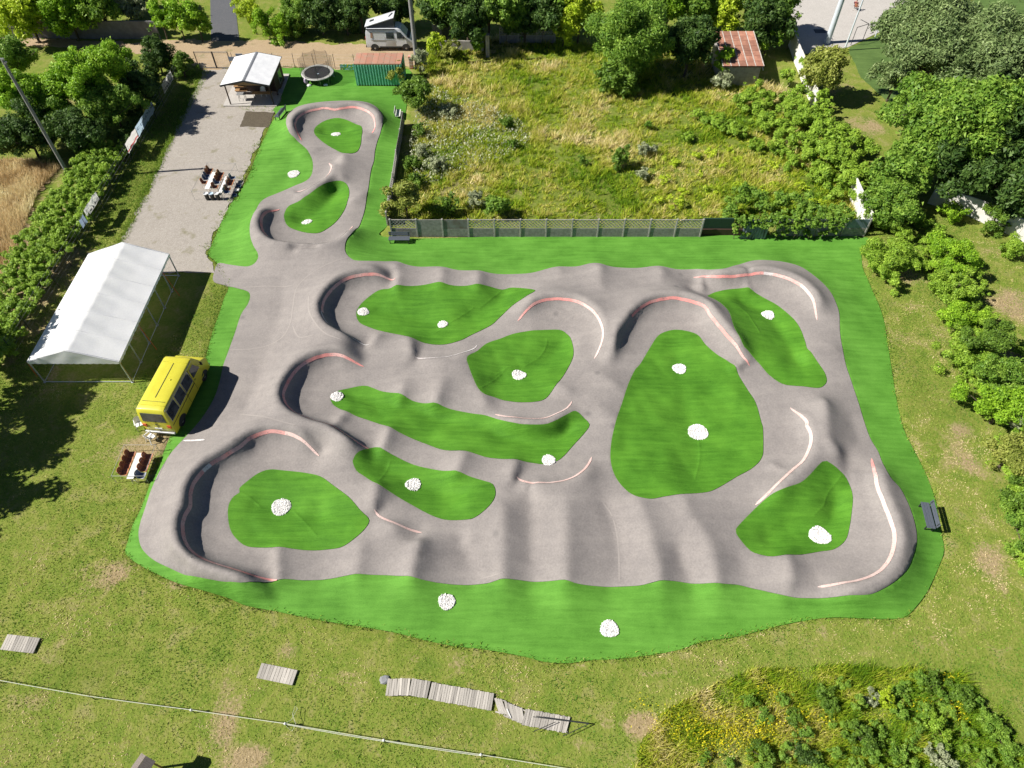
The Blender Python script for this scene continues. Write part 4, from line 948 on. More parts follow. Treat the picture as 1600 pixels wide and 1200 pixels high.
# ---------------------------------------------------------------- trampoline
def trampoline():
    c = G(496, 113, .8); t = empty('trampoline', (c.x, c.y, 0), .2, 'round trampoline with a safety net beside the pavilion', 'trampoline')
    R = 1.68
    m = MB(); m.lathe([(0.0, .76), (1.42, .76), (1.42, .775), (0.0, .775)], 40); mt = m.build('jumping_mat', M_MAT, t)
    MB().lathe([(0, .777), (.1, .777), (.1, .782), (0, .782)], 12, (.05, -.25, 0)).build('logo_disc', M_BLUELID, mt)
    MB().ring([(1.36, .79), (1.38, .83), (R, .82), (R + .03, .78), (R, .74), (1.5, .76)], 48).build('safety_pad', M_PAD, t, smooth=True)
    for k in range(4):
        a = k * math.pi / 2 + .4; p = lambda d, z: ((R - .05) * math.cos(a + d), (R - .05) * math.sin(a + d), z)
        MB().tube([p(-.3, .76), p(-.28, .03), p(.28, .03), p(.3, .76)], .022, 6).build('leg', M_STEEL, t)
    for k in range(8):
        a = k * math.pi / 4; x, y = (R + .05) * math.cos(a), (R + .05) * math.sin(a)
        MB().tube([(x, y, .1), (x, y, 2.35), (x * .93, y * .93, 2.5)], .017, 6).build('net_pole', M_DARKMETAL, t)
    m, nt, b = new_mat('safety_net'); b.inputs['Base Color'].default_value = (.06, .045, .035, 1); b.inputs['Alpha'].default_value = .30; b.inputs['Roughness'].default_value = .9
    V = []; F = []; n = 48
    for i in range(n):
        a = 2 * math.pi * i / n; s = 1 - .045 * abs(math.sin(4 * a)) ** .8
        for z in (.84, 1.3, 1.9, 2.42): V.append((R * .98 * s * math.cos(a), R * .98 * s * math.sin(a), z - (.12 * abs(math.sin(4 * a)) if z > 2 else 0)))
    for i in range(n):
        for k in range(3): a, b2 = i * 4 + k, ((i + 1) % n) * 4 + k; F.append((a, b2, b2 + 1, a + 1))
    link('safety_net', mesh_np('safety_net', V, F, True), t, m)
trampoline()
def lump(name, label, cat, loc, d, mat, seed=1, group=None):
    r = random.Random(seed); bm = bmesh.new(); bmesh.ops.create_icosphere(bm, subdivisions=2, radius=.5)
    for v in bm.verts: v.co *= 1 + r.uniform(-.13, .13); v.co.x *= d[0]; v.co.y *= d[1]; v.co.z = max(v.co.z, -.3) * d[2]
    me = bpy.data.meshes.new(name); bm.to_mesh(me); bm.free(); o = link(name, me, None, mat); o.location = (loc[0], loc[1], loc[2] + .3 * d[2]); return tag(o, label, cat, group)
p = G(483, 135); lump('sandbag', 'white sandbag at the front left foot of the trampoline', 'sandbag', p, (.5, .4, .3), M_PLASTIC, 1, 'white sandbags holding the trampoline')
p = G(509, 134); lump('sandbag', 'white sandbag at the front middle foot of the trampoline', 'sandbag', p, (.5, .35, .26), M_PLASTIC, 2, 'white sandbags holding the trampoline')
p = G(478, 127, .45); lump('cloth_heap', 'lavender cloth slung over the trampoline edge', 'cloth', (p.x, p.y, .28), (.42, .3, .7), M_LAV, 3)
p = G(611, 1062); lump('flat_rock', 'grey flat rock at the left end of the boardwalk', 'rock', (p.x - .32, p.y - .02, -.02), (.6, .45, .22), M_ROCK, 5)

# ---------------------------------------------------------------- benches
def bench(loc, rz, label, L=1.75, mat=None):
    t = empty('park_bench', loc, rz, label, 'bench'); mat = mat or M_BENCH
    for k in range(3): MB().box((0, -.17 + .165 * k, .44), (L, .15, .04)).build('seat_plank', mat, t, bevel=.008)
    for k in range(2): MB().box((0, .27 + .035 * k, .62 + .17 * k), (L, .035, .15), M=Matrix.Rotation(-.2, 3, 'X')).build('back_plank', mat, t, bevel=.008)
    for s in (-1, 1):
        m = MB(); x = s * (L / 2 - .12); m.bar((x, -.22, 0), (x, -.22, .42), .06); m.bar((x, .2, 0), (x, .31, .86), .06); m.bar((x, -.25, .40), (x, .25, .40), .05); m.build('side_frame', M_DARKMETAL, t)
    return t
def bump_up(x, y): return float(hgt(x, y)) + .012
bench((24.75, 19.85, bump_up(24.75, 19.85)), math.radians(-98) , 'dark plank bench on the turf at the right edge of the track')
bench((-9.35, 45.55, 0.01), 0, 'dark plank bench in front of the concrete fence corner')
bench((-23.05, 64.4, bump_up(-23.05, 64.4)), math.radians(-102), 'dark plank bench between the pavilion and the upper bend')
p = G(623, 183); bench((p.x, p.y, .02), math.radians(92), 'pale weathered bench against the side fence under the small tree', 1.3, M_TABLE)

# ---------------------------------------------------------------- shell chairs, tables and barriers
M_WOODEDGE = pm('orange_wood_edge', (.60, .27, .10), (.48, .2, .07), 7, .6)
def make_chair(seat_mat):
    t = empty('shell_chair', (0, 0, 0), 0, 'x', 'chair', 'tubular shell chairs round the tables')
    V = []; F = []; nu, nv = 7, 9
    for j in range(nv):
        s = j / (nv - 1)
        for i in range(nu):
            x = -.2 + .4 * i / (nu - 1); e = (abs(x) / .2) ** 2
            if s < .55: q = s / .55; y, z = -.2 + .36 * q, .45 - .03 * math.sin(q * 3.1) + .02 * e
            else: q = (s - .55) / .45; y, z = .16 + .08 * q - .05 * e, .45 + .36 * q
            V.append((x * (1 - .12 * max(0, s - .8) * 5), y, z))
    for j in range(nv - 1):
        for i in range(nu - 1): a = j * nu + i; F.append((a, a + 1, a + nu + 1, a + nu))
    n = len(V); rim = list(range(nu)) + [nu * j + nu - 1 for j in range(1, nv)] + [nu * (nv - 1) + i for i in range(nu - 2, -1, -1)] + [nu * j for j in range(nv - 2, 0, -1)]
    V2 = V + [(x, y + .008, z - .012) for x, y, z in V]; F2 = F + [tuple(q + n for q in f)[::-1] for f in F] + [(a, b, b + n, a + n) for a, b in zip(rim, rim[1:] + rim[:1])]
    MB().add(V2, F2).build('seat_shell', seat_mat, t)
    MB().tube([V[i] for i in rim] + [V[rim[0]]], .014, 5).build('edge_trim', M_WOODEDGE if seat_mat is M_BROWNW else M_TABLE, t)
    for sx in (-1, 1):
        m = MB(); m.tube([(sx * .2, -.22, 0), (sx * .19, -.19, .43), (sx * .19, .16, .43)], .012, 6); m.build('leg', M_STEEL, t)
        m = MB(); m.tube([(sx * .2, .24, 0), (sx * .19, .14, .43), (sx * .18, .2, .72)], .012, 6); m.build('leg', M_STEEL, t)
    MB().tube([(-.19, -.19, .42), (.19, -.19, .42)], .011, 6).build('crossbar', M_STEEL, t)
    return t
proto = {'brown': make_chair(M_BROWNW), 'blue': make_chair(M_BLUESEAT)}; used = set()
def chair(kind, x, y, rz, label, tilt=0.0, z=0.0):
    if kind in used: o = copy_tree(proto[kind])
    else: used.add(kind); o = proto[kind]
    o.location = (x, y, z); o.rotation_euler = (tilt, 0, rz); o.scale = (1.06, 1.2, 1.06); o['label'] = label; return o
ORD = ['nearest', 'second nearest', 'third nearest', 'fourth nearest', 'fifth nearest']
for k in range(4): chair('brown', -24.28 - .02 * k * 0, 22.98 + .44 * k, math.pi / 2 + .03 * k, 'brown shell chair left of the table behind the minibus, ' + ORD[k] + ' of four')
for k in range(3): chair('brown', -23.12, 23.25 + .44 * k, math.pi / 2 + .05 * k, 'brown shell chair right of the table behind the minibus, ' + ORD[k] + ' of three')
chair('blue', -23.12, 22.75, math.pi / 2 - .1, 'grey blue shell chair at the near corner of the table behind the minibus')
table('long_table', 'narrow white table between brown chairs behind the minibus', 'table', (-23.58, 23.3, 0), math.pi / 2, M_TABLE, 1.9, .42, .74, M_STEEL)
def barrier(loc, rz, L, W, H, label):
    t = empty('rail_barrier', loc, rz, label, 'barrier')
    for sx in (-1, 1):
        for sy in (-1, 1): MB().tube([(sx * L / 2, sy * W / 2, 0), (sx * L / 2, sy * W / 2, H)], .016, 6).build('post', M_STEEL, t)
        MB().tube([(sx * L / 2, -W / 2, H - .02), (sx * L / 2, W / 2, H - .02)], .014, 6).build('rail', M_STEEL, t)
    for sy in (-1, 1): MB().tube([(-L / 2, sy * W / 2, H - .02), (L / 2, sy * W / 2, H - .02)], .014, 6).build('rail', M_STEEL, t)
barrier((-23.75, 23.65, 0), 0, 2.0, 2.3, .85, 'thin steel rail frame around the chairs behind the minibus')
barrier((-26.65, 53.4, 0), -.05, 2.6, 4.3, .95, 'thin steel rail frame around the chairs on the gravel')
table('long_table', 'narrow white table with chairs on the gravel, left of two', 'table', (-26.9, 53.1, 0.02), math.pi / 2, M_TABLE, 2.5, .42, .74, M_STEEL)
table('long_table', 'narrow white table on the gravel, right of two', 'table', (-25.6, 52.5, 0.02), math.pi / 2, M_TABLE, 2.4, .32, .74, M_STEEL)
for k, (kd, y) in enumerate((('brown', 55.1), ('brown', 54.65), ('blue', 54.2), ('blue', 53.75), ('brown', 53.2))):
    chair(kd, -27.58, y, math.pi / 2, ('brown' if kd == 'brown' else 'grey blue') + ' shell chair in the left row on the gravel, ' + ['furthest', 'second furthest', 'third furthest', 'second nearest', 'nearest'][k] + ' of five', z=.02)
for k, (kd, y) in enumerate((('brown', 54.5), ('brown', 54.05), ('brown', 53.6), ('blue', 53.15), ('brown', 52.55))):
    chair(kd, -26.42, y, math.pi / 2, ('brown' if kd == 'brown' else 'grey blue') + ' shell chair in the middle row on the gravel, ' + ['furthest', 'second furthest', 'third furthest', 'second nearest', 'nearest'][k] + ' of five', z=.02)
for k, (kd, y) in enumerate((('blue', 53.9), ('brown', 53.4), ('brown', 52.95), ('brown', 52.2), ('blue', 51.8))):
    chair(kd, -25.22, y, math.pi / 2, ('brown' if kd == 'brown' else 'grey blue') + ' shell chair in the right row on the gravel, ' + ['furthest', 'second furthest', 'third furthest', 'second nearest', 'nearest'][k] + ' of five', z=.02)
for k, x in enumerate((-26.9, -26.43, -25.95)):
    t = empty('round_bin', (x, 51.35, .02), 0, ['left', 'middle', 'right'][k] + ' black round bin of three beside the gravel tables', 'bin', 'black bins on the gravel')
    MB().lathe([(.16, 0), (.2, .62), (.21, .64), (.19, .64), (.17, .1)], 18).build('tub', M_BIN, t, smooth=True)
    MB().lathe([(.19, .60), (.222, .65), (.20, .67), (.17, .62), (.1, .5), (.0, .48)], 18).build('liner', M_BLUELID if k == 1 else M_PLASTIC, t, smooth=True)
t = empty('cargo_pallet_tray', (-24.5, 52.4, .02), .1, 'low grey blue tray boxes beside the gravel tables', 'tray')
for k, (x, y) in enumerate(((.0, .75), (-.1, .25), (-.2, -.55))):
    m = MB(); m.box((x, y, .02), (.36, .34, .04)); [m.box((x + sx * .17, y, .08), (.02, .34, .12)) for sx in (-1, 1)]; [m.box((x, y + sy * .16, .08), (.36, .02, .12)) for sy in (-1, 1)]; m.build('tray', M_BLUESEAT if k != 1 else M_TABLE, t)

# ---------------------------------------------------------------- concrete fences
def fence_panel(t, a, b, H, kind='lattice', last=False):
    a, b = Vector(a), Vector(b); d = (b - a); L = d.length; u = d / L; ang = math.atan2(u.y, u.x); c = (a + b) / 2
    MB().box((a.x, a.y, (H + .06) / 2), (.13, .13, H + .06), ang).build('post', M_CONCF, t, bevel=.012)
    if last: MB().box((b.x, b.y, (H + .06) / 2), (.13, .13, H + .06), ang).build('post', M_CONCF, t, bevel=.012)
    w = L - .14; low = H * .47
    for k in range(2): MB().box((c.x, c.y, low * (k + .5) / 2), (w, .05, low / 2 - .012), ang).build('slab', M_CONCD, t, bevel=.008)
    if kind == 'lattice':
        m = MB(); z0, z1 = low + .03, H - .03; h = z1 - z0
        P = lambda s, z: a + u * (.07 + s) + Vector((0, 0, z))
        m.bar(P(0, z0), P(w, z0), .05, .06); m.bar(P(0, z1), P(w, z1), .05, .06); m.bar(P(0, z0 + h * .18), P(w, z0 + h * .18), .04, .04)
        step = .3; n = int(w / step)
        for k in range(-int(h / step) - 1, n + 1):
            for sg in (1, -1):
                s0, s1 = k * step, k * step + h * .82; zz0, zz1 = z0 + h * .18, z1
                if sg < 0: s0, s1 = s1, s0
                lo, hi = min(s0, s1), max(s0, s1)
                if hi <= 0.02 or lo >= w - .02: continue
                def clip(s):
                    q = (s - s0) / (s1 - s0); return q
                q0, q1 = 0.0, 1.0
                for lim in (0.0, w):
                    q = clip(lim)
                    if 0 < q < 1:
                        if (s0 < 0 and lim == 0) or (s0 > w and lim == w): q0 = max(q0, q)
                        else: q1 = min(q1, q)
                if q1 - q0 < .08: continue
                A = P(s0 + (s1 - s0) * q0, zz0 + (zz1 - zz0) * q0); B = P(s0 + (s1 - s0) * q1, zz0 + (zz1 - zz0) * q1)
                m.bar(A + Vector((0, .012 * sg, 0)), B + Vector((0, .012 * sg, 0)), .05, .045)
        m.build('lattice', M_CONCF, t)
    elif kind == 'sheet':
        MB().box((c.x, c.y, low + (H - low) / 2), (w, .04, H - low - .02), ang).build('sheet_panel', pm('stained_sheet', (.20, .20, .20), (.12, .085, .06), 1.6, .8), t)
    elif kind == 'blue':
        MB().box((c.x, c.y, low + (H - low) / 2), (w, .04, H - low - .06), ang).build('sheet_panel', pm('blue_grey_sheet', (.16, .22, .28), (.11, .15, .2), 2, .4), t)
    elif kind == 'solid':
        MB().box((c.x, c.y, low + (H - low) / 2), (w, .05, H - low - .012), ang).build('slab', M_CONCD, t, bevel=.008)
t = empty('concrete_fence', (2.8, 46.3, 0), 0, 'long grey concrete panel fence with lattice tops behind the upper track', 'fence')
N_F = 12; fx = lambda k: -10.05 + (15.75 + 10.05) * k / N_F
for k in range(N_F): fence_panel(t, (fx(k) - 2.8, 0, 0), (fx(k + 1) - 2.8, 0, 0), 1.78, 'sheet' if k == 2 else ('solid' if k == 1 else 'lattice'), k == N_F - 1)
t = empty('concrete_fence', (26.0, 46.4, 0), 0, 'shorter vine-covered concrete fence at the right with a blue sheet panel', 'fence')
xs = [-3.9, -1.9, .1, 1.6, 3.55]
for k in range(4): fence_panel(t, (xs[k], 0, 0), (xs[k + 1], 0, 0), 1.75, ['solid', 'solid', 'lattice', 'blue'][k], k == 3)
t = empty('side_fence', (-9.9, 52.0, 0), 0, 'low lattice side fence along the turf below the small tree', 'fence')
sp = [G(606, 352), G(610, 322), G(616, 290), G(621, 255), G(627, 222), G(631, 195)]
for k in range(5): fence_panel(t, (sp[k].x + 9.9, sp[k].y - 52, 0), (sp[k + 1].x + 9.9, sp[k + 1].y - 52, 0), 1.35, ['lattice', 'lattice', 'lattice', 'sheet', 'solid'][k], k == 4)
m = MB(); n = 26
V = []; F = []
for i in range(n + 1):
    x = -1.05 + 2.1 * i / n; d = .035 * math.cos(i * math.pi / 1.5)
    for q in range(4): V.append((x + .22 * q / 3, d - .42 * q / 3 * 0 + .35 * q / 3, 1.75 * q / 3))
for i in range(n):
    for q in range(3): a = i * 4 + q; F.append((a, a + 4, a + 5, a + 1))
o = link('corrugated_sheet', mesh_np('corrugated_sheet', V, F), None, pm('galvanised_sheet', (.22, .26, .31), (.10, .12, .15), 1.6, .5, .4)); o.location = (20.1, 46.0, .02); o.modifiers.new('thickness', 'SOLIDIFY').thickness = .01
tag(o, 'bluish corrugated sheet leaning in the fence gap under the vines', 'sheet')
o = MB().prism([(-1.3, -.06), (1.3, -.1), (1.35, .08), (-1.25, .06)], .55, 1.6).build('site_screen', pm('dark_green_panel', (.010, .04, .02), None, 3, .8)); o.location = (17.1, 46.7, 0); tag(o, 'dark green screen sheet between the two concrete fences', 'screen')
o = MB().prism([(-1.9, -.06), (1.9, -.08), (1.9, .08), (-1.9, .06)], 0, .6).build('low_board', M_WOODDARK); o.location = (17.7, 46.55, 0); tag(o, 'dark low boards at the foot of the fence gap', 'boards')

# white boundary wall between the meadow and the yard, and the one at the far right
def wall(name, label, pts, H, thick, mat, panel=2.4, cat='wall'):
    P = [Vector(p) for p in pts]; t = empty(name, P[0], 0, label, cat)
    for A, B in zip(P, P[1:]):
        d = B - A; n = max(1, round(d.length / panel)); ang = math.atan2(d.y, d.x)
        for k in range(n):
            c = A + d * ((k + .5) / n) - P[0]; MB().box((c.x, c.y, H / 2 + random.uniform(-.04, .04)), (d.length / n - .015, thick, H), ang).build('wall_panel', mat, t, bevel=.01)
    return t
wall('white_wall', 'tall white wall slabs standing at the right end of the concrete fence', [(29.75, 46.9, 0), (29.95, 52.0, 0)], 1.95, .12, M_WALLWHITE)
wall('white_wall', 'whitewashed wall piece rising from brambles beside the concrete yard', [(30.65, 66.0, 0), (31.2, 75, 0), (31.6, 80, 0)], 1.9, .12, M_WALLWHITE)
wall('white_wall', 'white slab wall half hidden by trees at the far right', [(36.6, 50.9, 0), (39.5, 49.1, 0), (43.6, 44.6, 0), (47, 41, 0)], 1.75, .12, M_WALLWHITE)
wall('block_wall', 'long grey wall along the lane at upper left', [(-72, 81.9, 0), (-56, 81.8, 0), (-40.6, 81.6, 0)], 2.0, .2, M_BLOCK, 5.2)
o = MB().box((0, 0, 1.2), (.42, .42, 2.4)).box((0, 0, 2.43), (.5, .5, .08)).build('gate_pillar', M_CONCF, bevel=.02); o.location = (-2.7, 77.3, 0); tag(o, 'square concrete gate pillar at the top edge of the meadow', 'pillar')
t = empty('concrete_fence', (1.0, 80.5, 0), 0, 'shaded concrete lattice fence under the trees at the top', 'fence')
for k in range(3): fence_panel(t, (-2.4 + 2.1 * k, 0, 0), (-.3 + 2.1 * k, 0, 0), 1.8, 'lattice', k == 2)
o = MB().box((-7.9, 80.2, 1.1), (2.1, .1, 2.2)).box((-7.9, 80.12, 1.1), (.06, .08, 2.1)).build('dark_gate', M_DARKMETAL); tag(o, 'dark metal double gate in the shade left of the gate pillar', 'gate')
wall('low_wall', 'low grey wall in the shade left of the concrete gate pillar', [(-9.2, 79.0, 0), (-3.2, 78.6, 0)], 1.1, .15, M_CONCF, 2.0)

# gate and wire fence along the lane
def wire_fence(name, label, pts, H, gap, mat, wires=4, cat='fence'):
    P = [Vector(p) for p in pts]; t = empty(name, P[0], 0, label, cat)
    for A, B in zip(P, P[1:]):
        n = max(1, round((B - A).length / gap))
        for k in range(n + 1):
            if k == 0 and A is not P[0]: continue
            c = A + (B - A) * (k / n) - P[0]; MB().tube([c, c + Vector((random.uniform(-.05, .05), random.uniform(-.05, .05), H))], .028, 6).build('post', mat, t)
        for w in range(wires):
            z = Vector((0, 0, H * (w + 1) / wires - .05)); MB().tube([A - P[0] + z, (A + B) / 2 - P[0] + z - Vector((0, 0, .03)), B - P[0] + z], .006, 3).build('wire', M_STEEL, t)
    return t
wire_fence('wire_fence', 'thin wire fence with dark posts along the sandy lane', [(-30.4, 75.0, 0), (-10.5, 74.4, 0)], 1.6, 2.1, M_DARKMETAL, 5)
wire_fence('wire_fence', 'thin wire fence with dark posts along the bramble hedge', [(-35.7, 33, 0), (-35.55, 50, 0), (-35.6, 74, 0)], 1.8, 2.5, M_DARKMETAL, 5)
t = empty('yard_gate', (-32.3, 74.7, 0), 0, 'grey mesh yard gate at the end of the gravel', 'gate')
for x0, x1 in ((-1.95, 0), (.02, 1.7)):
    for x in (x0 + .03, x1 - .03): MB().box((x, 0, .95), (.07, .07, 1.8)).build('upright', M_DARKMETAL, t)
    for z in (.12, 1.8): MB().box(((x0 + x1) / 2, 0, z), (x1 - x0 - .1, .05, .06)).build('crossbar', M_CHROME if z > 1 else M_CONCF, t)
    m = MB()
    for k in range(1, 12): m.tube([(x0 + (x1 - x0) * k / 12, 0, .15), (x0 + (x1 - x0) * k / 12, 0, 1.78)], .006, 3)
    for k in range(1, 10): m.tube([(x0 + .05, 0, .15 + .165 * k), (x1 - .05, 0, .15 + .165 * k)], .006, 3)
    m.build('mesh_infill', M_STEEL, t)
for k, (x, z) in enumerate(((2.0, 1.1), (2.9, 1.45))):
    o = MB().box((0, 0, 0), (.75, .03, .45)).build('notice_sign', pm('grey_blue_sign%d' % k, (.22, .27, .33), (.17, .21, .27), 4, .6)); o.location = (-32.3 + x, 74.62, z); tag(o, 'small grey notice sign on the lane fence, ' + ['nearer the gate', 'nearer the pavilion'][k], 'sign', 'notice signs by the gate')
# colourful advertising strip behind the trampoline
m_, nt, b = new_mat('colour_banner'); v = objc(nt); f = noise(nt, v, 3.2, 3, .6)
nt.links.new(ramp(nt, f, [(.36, (.62, .68, .72)), (.43, (.10, .42, .48)), (.5, (.12, .33, .06)), (.56, (.62, .50, .03)), (.66, (.66, .7, .7))], 'CONSTANT'), b.inputs['Base Color'])
o = MB().box((0, 0, .4), (2.1, .03, .62)).build('banner', m_); o.location = (-17.6, 74.1, .05); tag(o, 'low colourful strip banner between the trampoline and the container', 'banner')

# banners on the hedge fence
def m_banner(name, base, ink, kind):
    m, nt, b = new_mat(name); v = objc(nt); s = nd(nt, 'ShaderNodeSeparateXYZ'); nt.links.new(v, s.inputs[0])
    if kind == 'script':
        f = noise(nt, scaled(nt, v, (1, 5.5, 7)), 1.0, 3, .6); band = ramp(nt, math_n(nt, 'ABSOLUTE', math_n(nt, 'SUBTRACT', s.outputs['Z'], .08)), [(.10, 1.0), (.16, 0.0)])
        c = mixc(nt, math_n(nt, 'MULTIPLY', band, ramp(nt, f, [(.5, 0.0), (.56, 1.0)])), base, ink)
    elif kind == 'photo':
        f = noise(nt, scaled(nt, v, (1, 2.2, 3)), 1.6, 5, .7); c = mixc(nt, ramp(nt, f, [(.42, 0.0), (.62, .85)]), base, ink)
        f2 = noise(nt, scaled(nt, v, (1, 6, 5)), 1.0, 3, .6); band = ramp(nt, math_n(nt, 'ABSOLUTE', math_n(nt, 'ADD', s.outputs['Z'], .22)), [(.08, 1.0), (.14, 0.0)])
        c = mixc(nt, math_n(nt, 'MULTIPLY', band, ramp(nt, f2, [(.48, 0.0), (.54, 1.0)])), c, (.02, .022, .03))
    elif kind == 'red':
        c = mixc(nt, ramp(nt, math_n(nt, 'ABSOLUTE', math_n(nt, 'ADD', s.outputs['Z'], .28)), [(.055, 1.0), (.065, 0.0)]), base, ink)
        c = mixc(nt, ramp(nt, noise(nt, scaled(nt, v, (1, 1.2, 12)), 1.0, 2, .5), [(.58, 0.0), (.66, .5)]), c, (.45, .4, .38))
    else: c = mixc(nt, ramp(nt, math_n(nt, 'ABSOLUTE', s.outputs['Y']), [(.03, 1.0), (.04, 0.0)]), base, ink)
    nt.links.new(c, b.inputs['Base Color']); b.inputs['Roughness'].default_value = .6
    tr = nd(nt, 'ShaderNodeBsdfTranslucent'); nt.links.new(c, tr.inputs['Color']); mx = nd(nt, 'ShaderNodeMixShader'); mx.inputs[0].default_value = .6
    nt.links.new(b.outputs[0], mx.inputs[1]); nt.links.new(tr.outputs[0], mx.inputs[2]); nt.links.new(mx.outputs[0], nt.nodes['Material Output'].inputs[0]); return m
def banner(label, y0, y1, z0, z1, mat, x=-35.42):
    L = y1 - y0; n = 24; V = []; F = []
    for i in range(n + 1):
        y = -L / 2 + L * i / n; sc = .05 * abs(math.sin(i / n * math.pi * max(2, L / 1.0)))
        for k in range(4):
            q = k / 3; z = -(z1 - z0) / 2 + (z1 - z0) * q + (sc if k == 0 else -sc if k == 3 else 0); V.append((.03 * math.sin(y * 5 + q * 2), y, z))
    for i in range(n):
        for k in range(3): a = i * 4 + k; F.append((a, a + 4, a + 5, a + 1))
    o = link('fence_banner', mesh_np('fence_banner', V, F, True), None, mat); o.location = (x, (y0 + y1) / 2, (z0 + z1) / 2)
    return tag(o, label, 'banner', 'banners on the hedge fence')
banner('long pale blue banner with dark lettering on the hedge fence', 59.75, 64.5, .95, 1.95, m_banner('pale_blue_banner', (.42, .55, .66), (.05, .07, .14), 'script'))
banner('white banner with a red bottom line on the hedge fence', 57.0, 59.68, .95, 1.95, m_banner('white_red_banner', (.72, .70, .68), (.55, .05, .05), 'red'))
banner('black and white photo banner nearest the yard gate', 67.6, 70.5, .95, 1.95, m_banner('photo_banner', (.66, .66, .62), (.14, .15, .16), 'photo'))
banner('black and white photo banner lower down beside the small blue sign', 47.2, 49.8, 1.15, 2.0, m_banner('photo_banner_low', (.58, .58, .54), (.12, .14, .15), 'photo'))
banner('small blue grey sign at the lower end of the hedge banners', 46.1, 46.95, 1.0, 1.85, m_banner('small_blue_sign', (.20, .26, .36), (.04, .02, .06), 'line'))

# ---------------------------------------------------------------- poles
def pole(label, base, H, r0, r1, mat, lean=(0, 0), fittings=True, arms=0):
    t = empty('utility_pole', base, 0, label, 'pole')
    MB().tube([(0, 0, 0), (lean[0] * .5, lean[1] * .5, H / 2), (lean[0], lean[1], H)], r0, 12, True, r1).build('shaft', mat, t, smooth=True)
    if fittings: MB().box((lean[0], lean[1], H + .04), (.3, .12, .12)).box((lean[0] + .12, lean[1], H - .25), (.1, .3, .1)).build('insulator_bracket', M_CHROME, t)
    for k in range(arms): MB().bar((lean[0] * .96 - .8, lean[1], H - .4 - .5 * k), (lean[0] * .96 + .8, lean[1], H - .4 - .5 * k), .1).build('cross_arm', mat, t)
    return t
pole('tall grey utility pole leaning over the hedge at left', (-40.3, 54.5, 0), 11.0, .17, .11, M_POLE)
pole('tall grey utility pole beside the green container', tuple(G(652, 104)), 13.0, .26, .17, M_POLE, arms=1)
pole('thick white floodlight mast in the yard at upper right', tuple(G(1292, 67)), 14.0, .33, .2, M_POLEW, fittings=False, arms=2)
pole('slim white post beside the floodlight mast', tuple(G(1319, 79)), 9.0, .09, .07, M_POLEW, fittings=False)
for k, (u, v, H) in enumerate(((1367, 58, 3.0), (1396, 64, 4.6))):
    pole(['short slim white post on the yard edge', 'slim white post in front of the pine'][k], tuple(G(u, v)), H, .05, .05, M_POLEW, fittings=False)
c = G(1338, 68); t = empty('goal_frame', (c.x, c.y, 0), .5, 'thin dark goal frame standing on the yard edge', 'goal')
for x in (-.9, .9): MB().tube([(x, 0, 0), (x, 0, 2.0)], .035, 8).build('upright', M_DARKMETAL, t)
MB().tube([(-.9, 0, 2.0), (.9, 0, 2.0), (.9, 1.2, 2.0)], .035, 8).build('crossbar', M_DARKMETAL, t)
o = MB().box((0, 0, .03), (1.3, .9, .03)).build('ground_hatch', M_DARKMETAL); o.location = G(1281, 49); tag(o, 'dark rectangular hatch in the concrete yard', 'hatch')

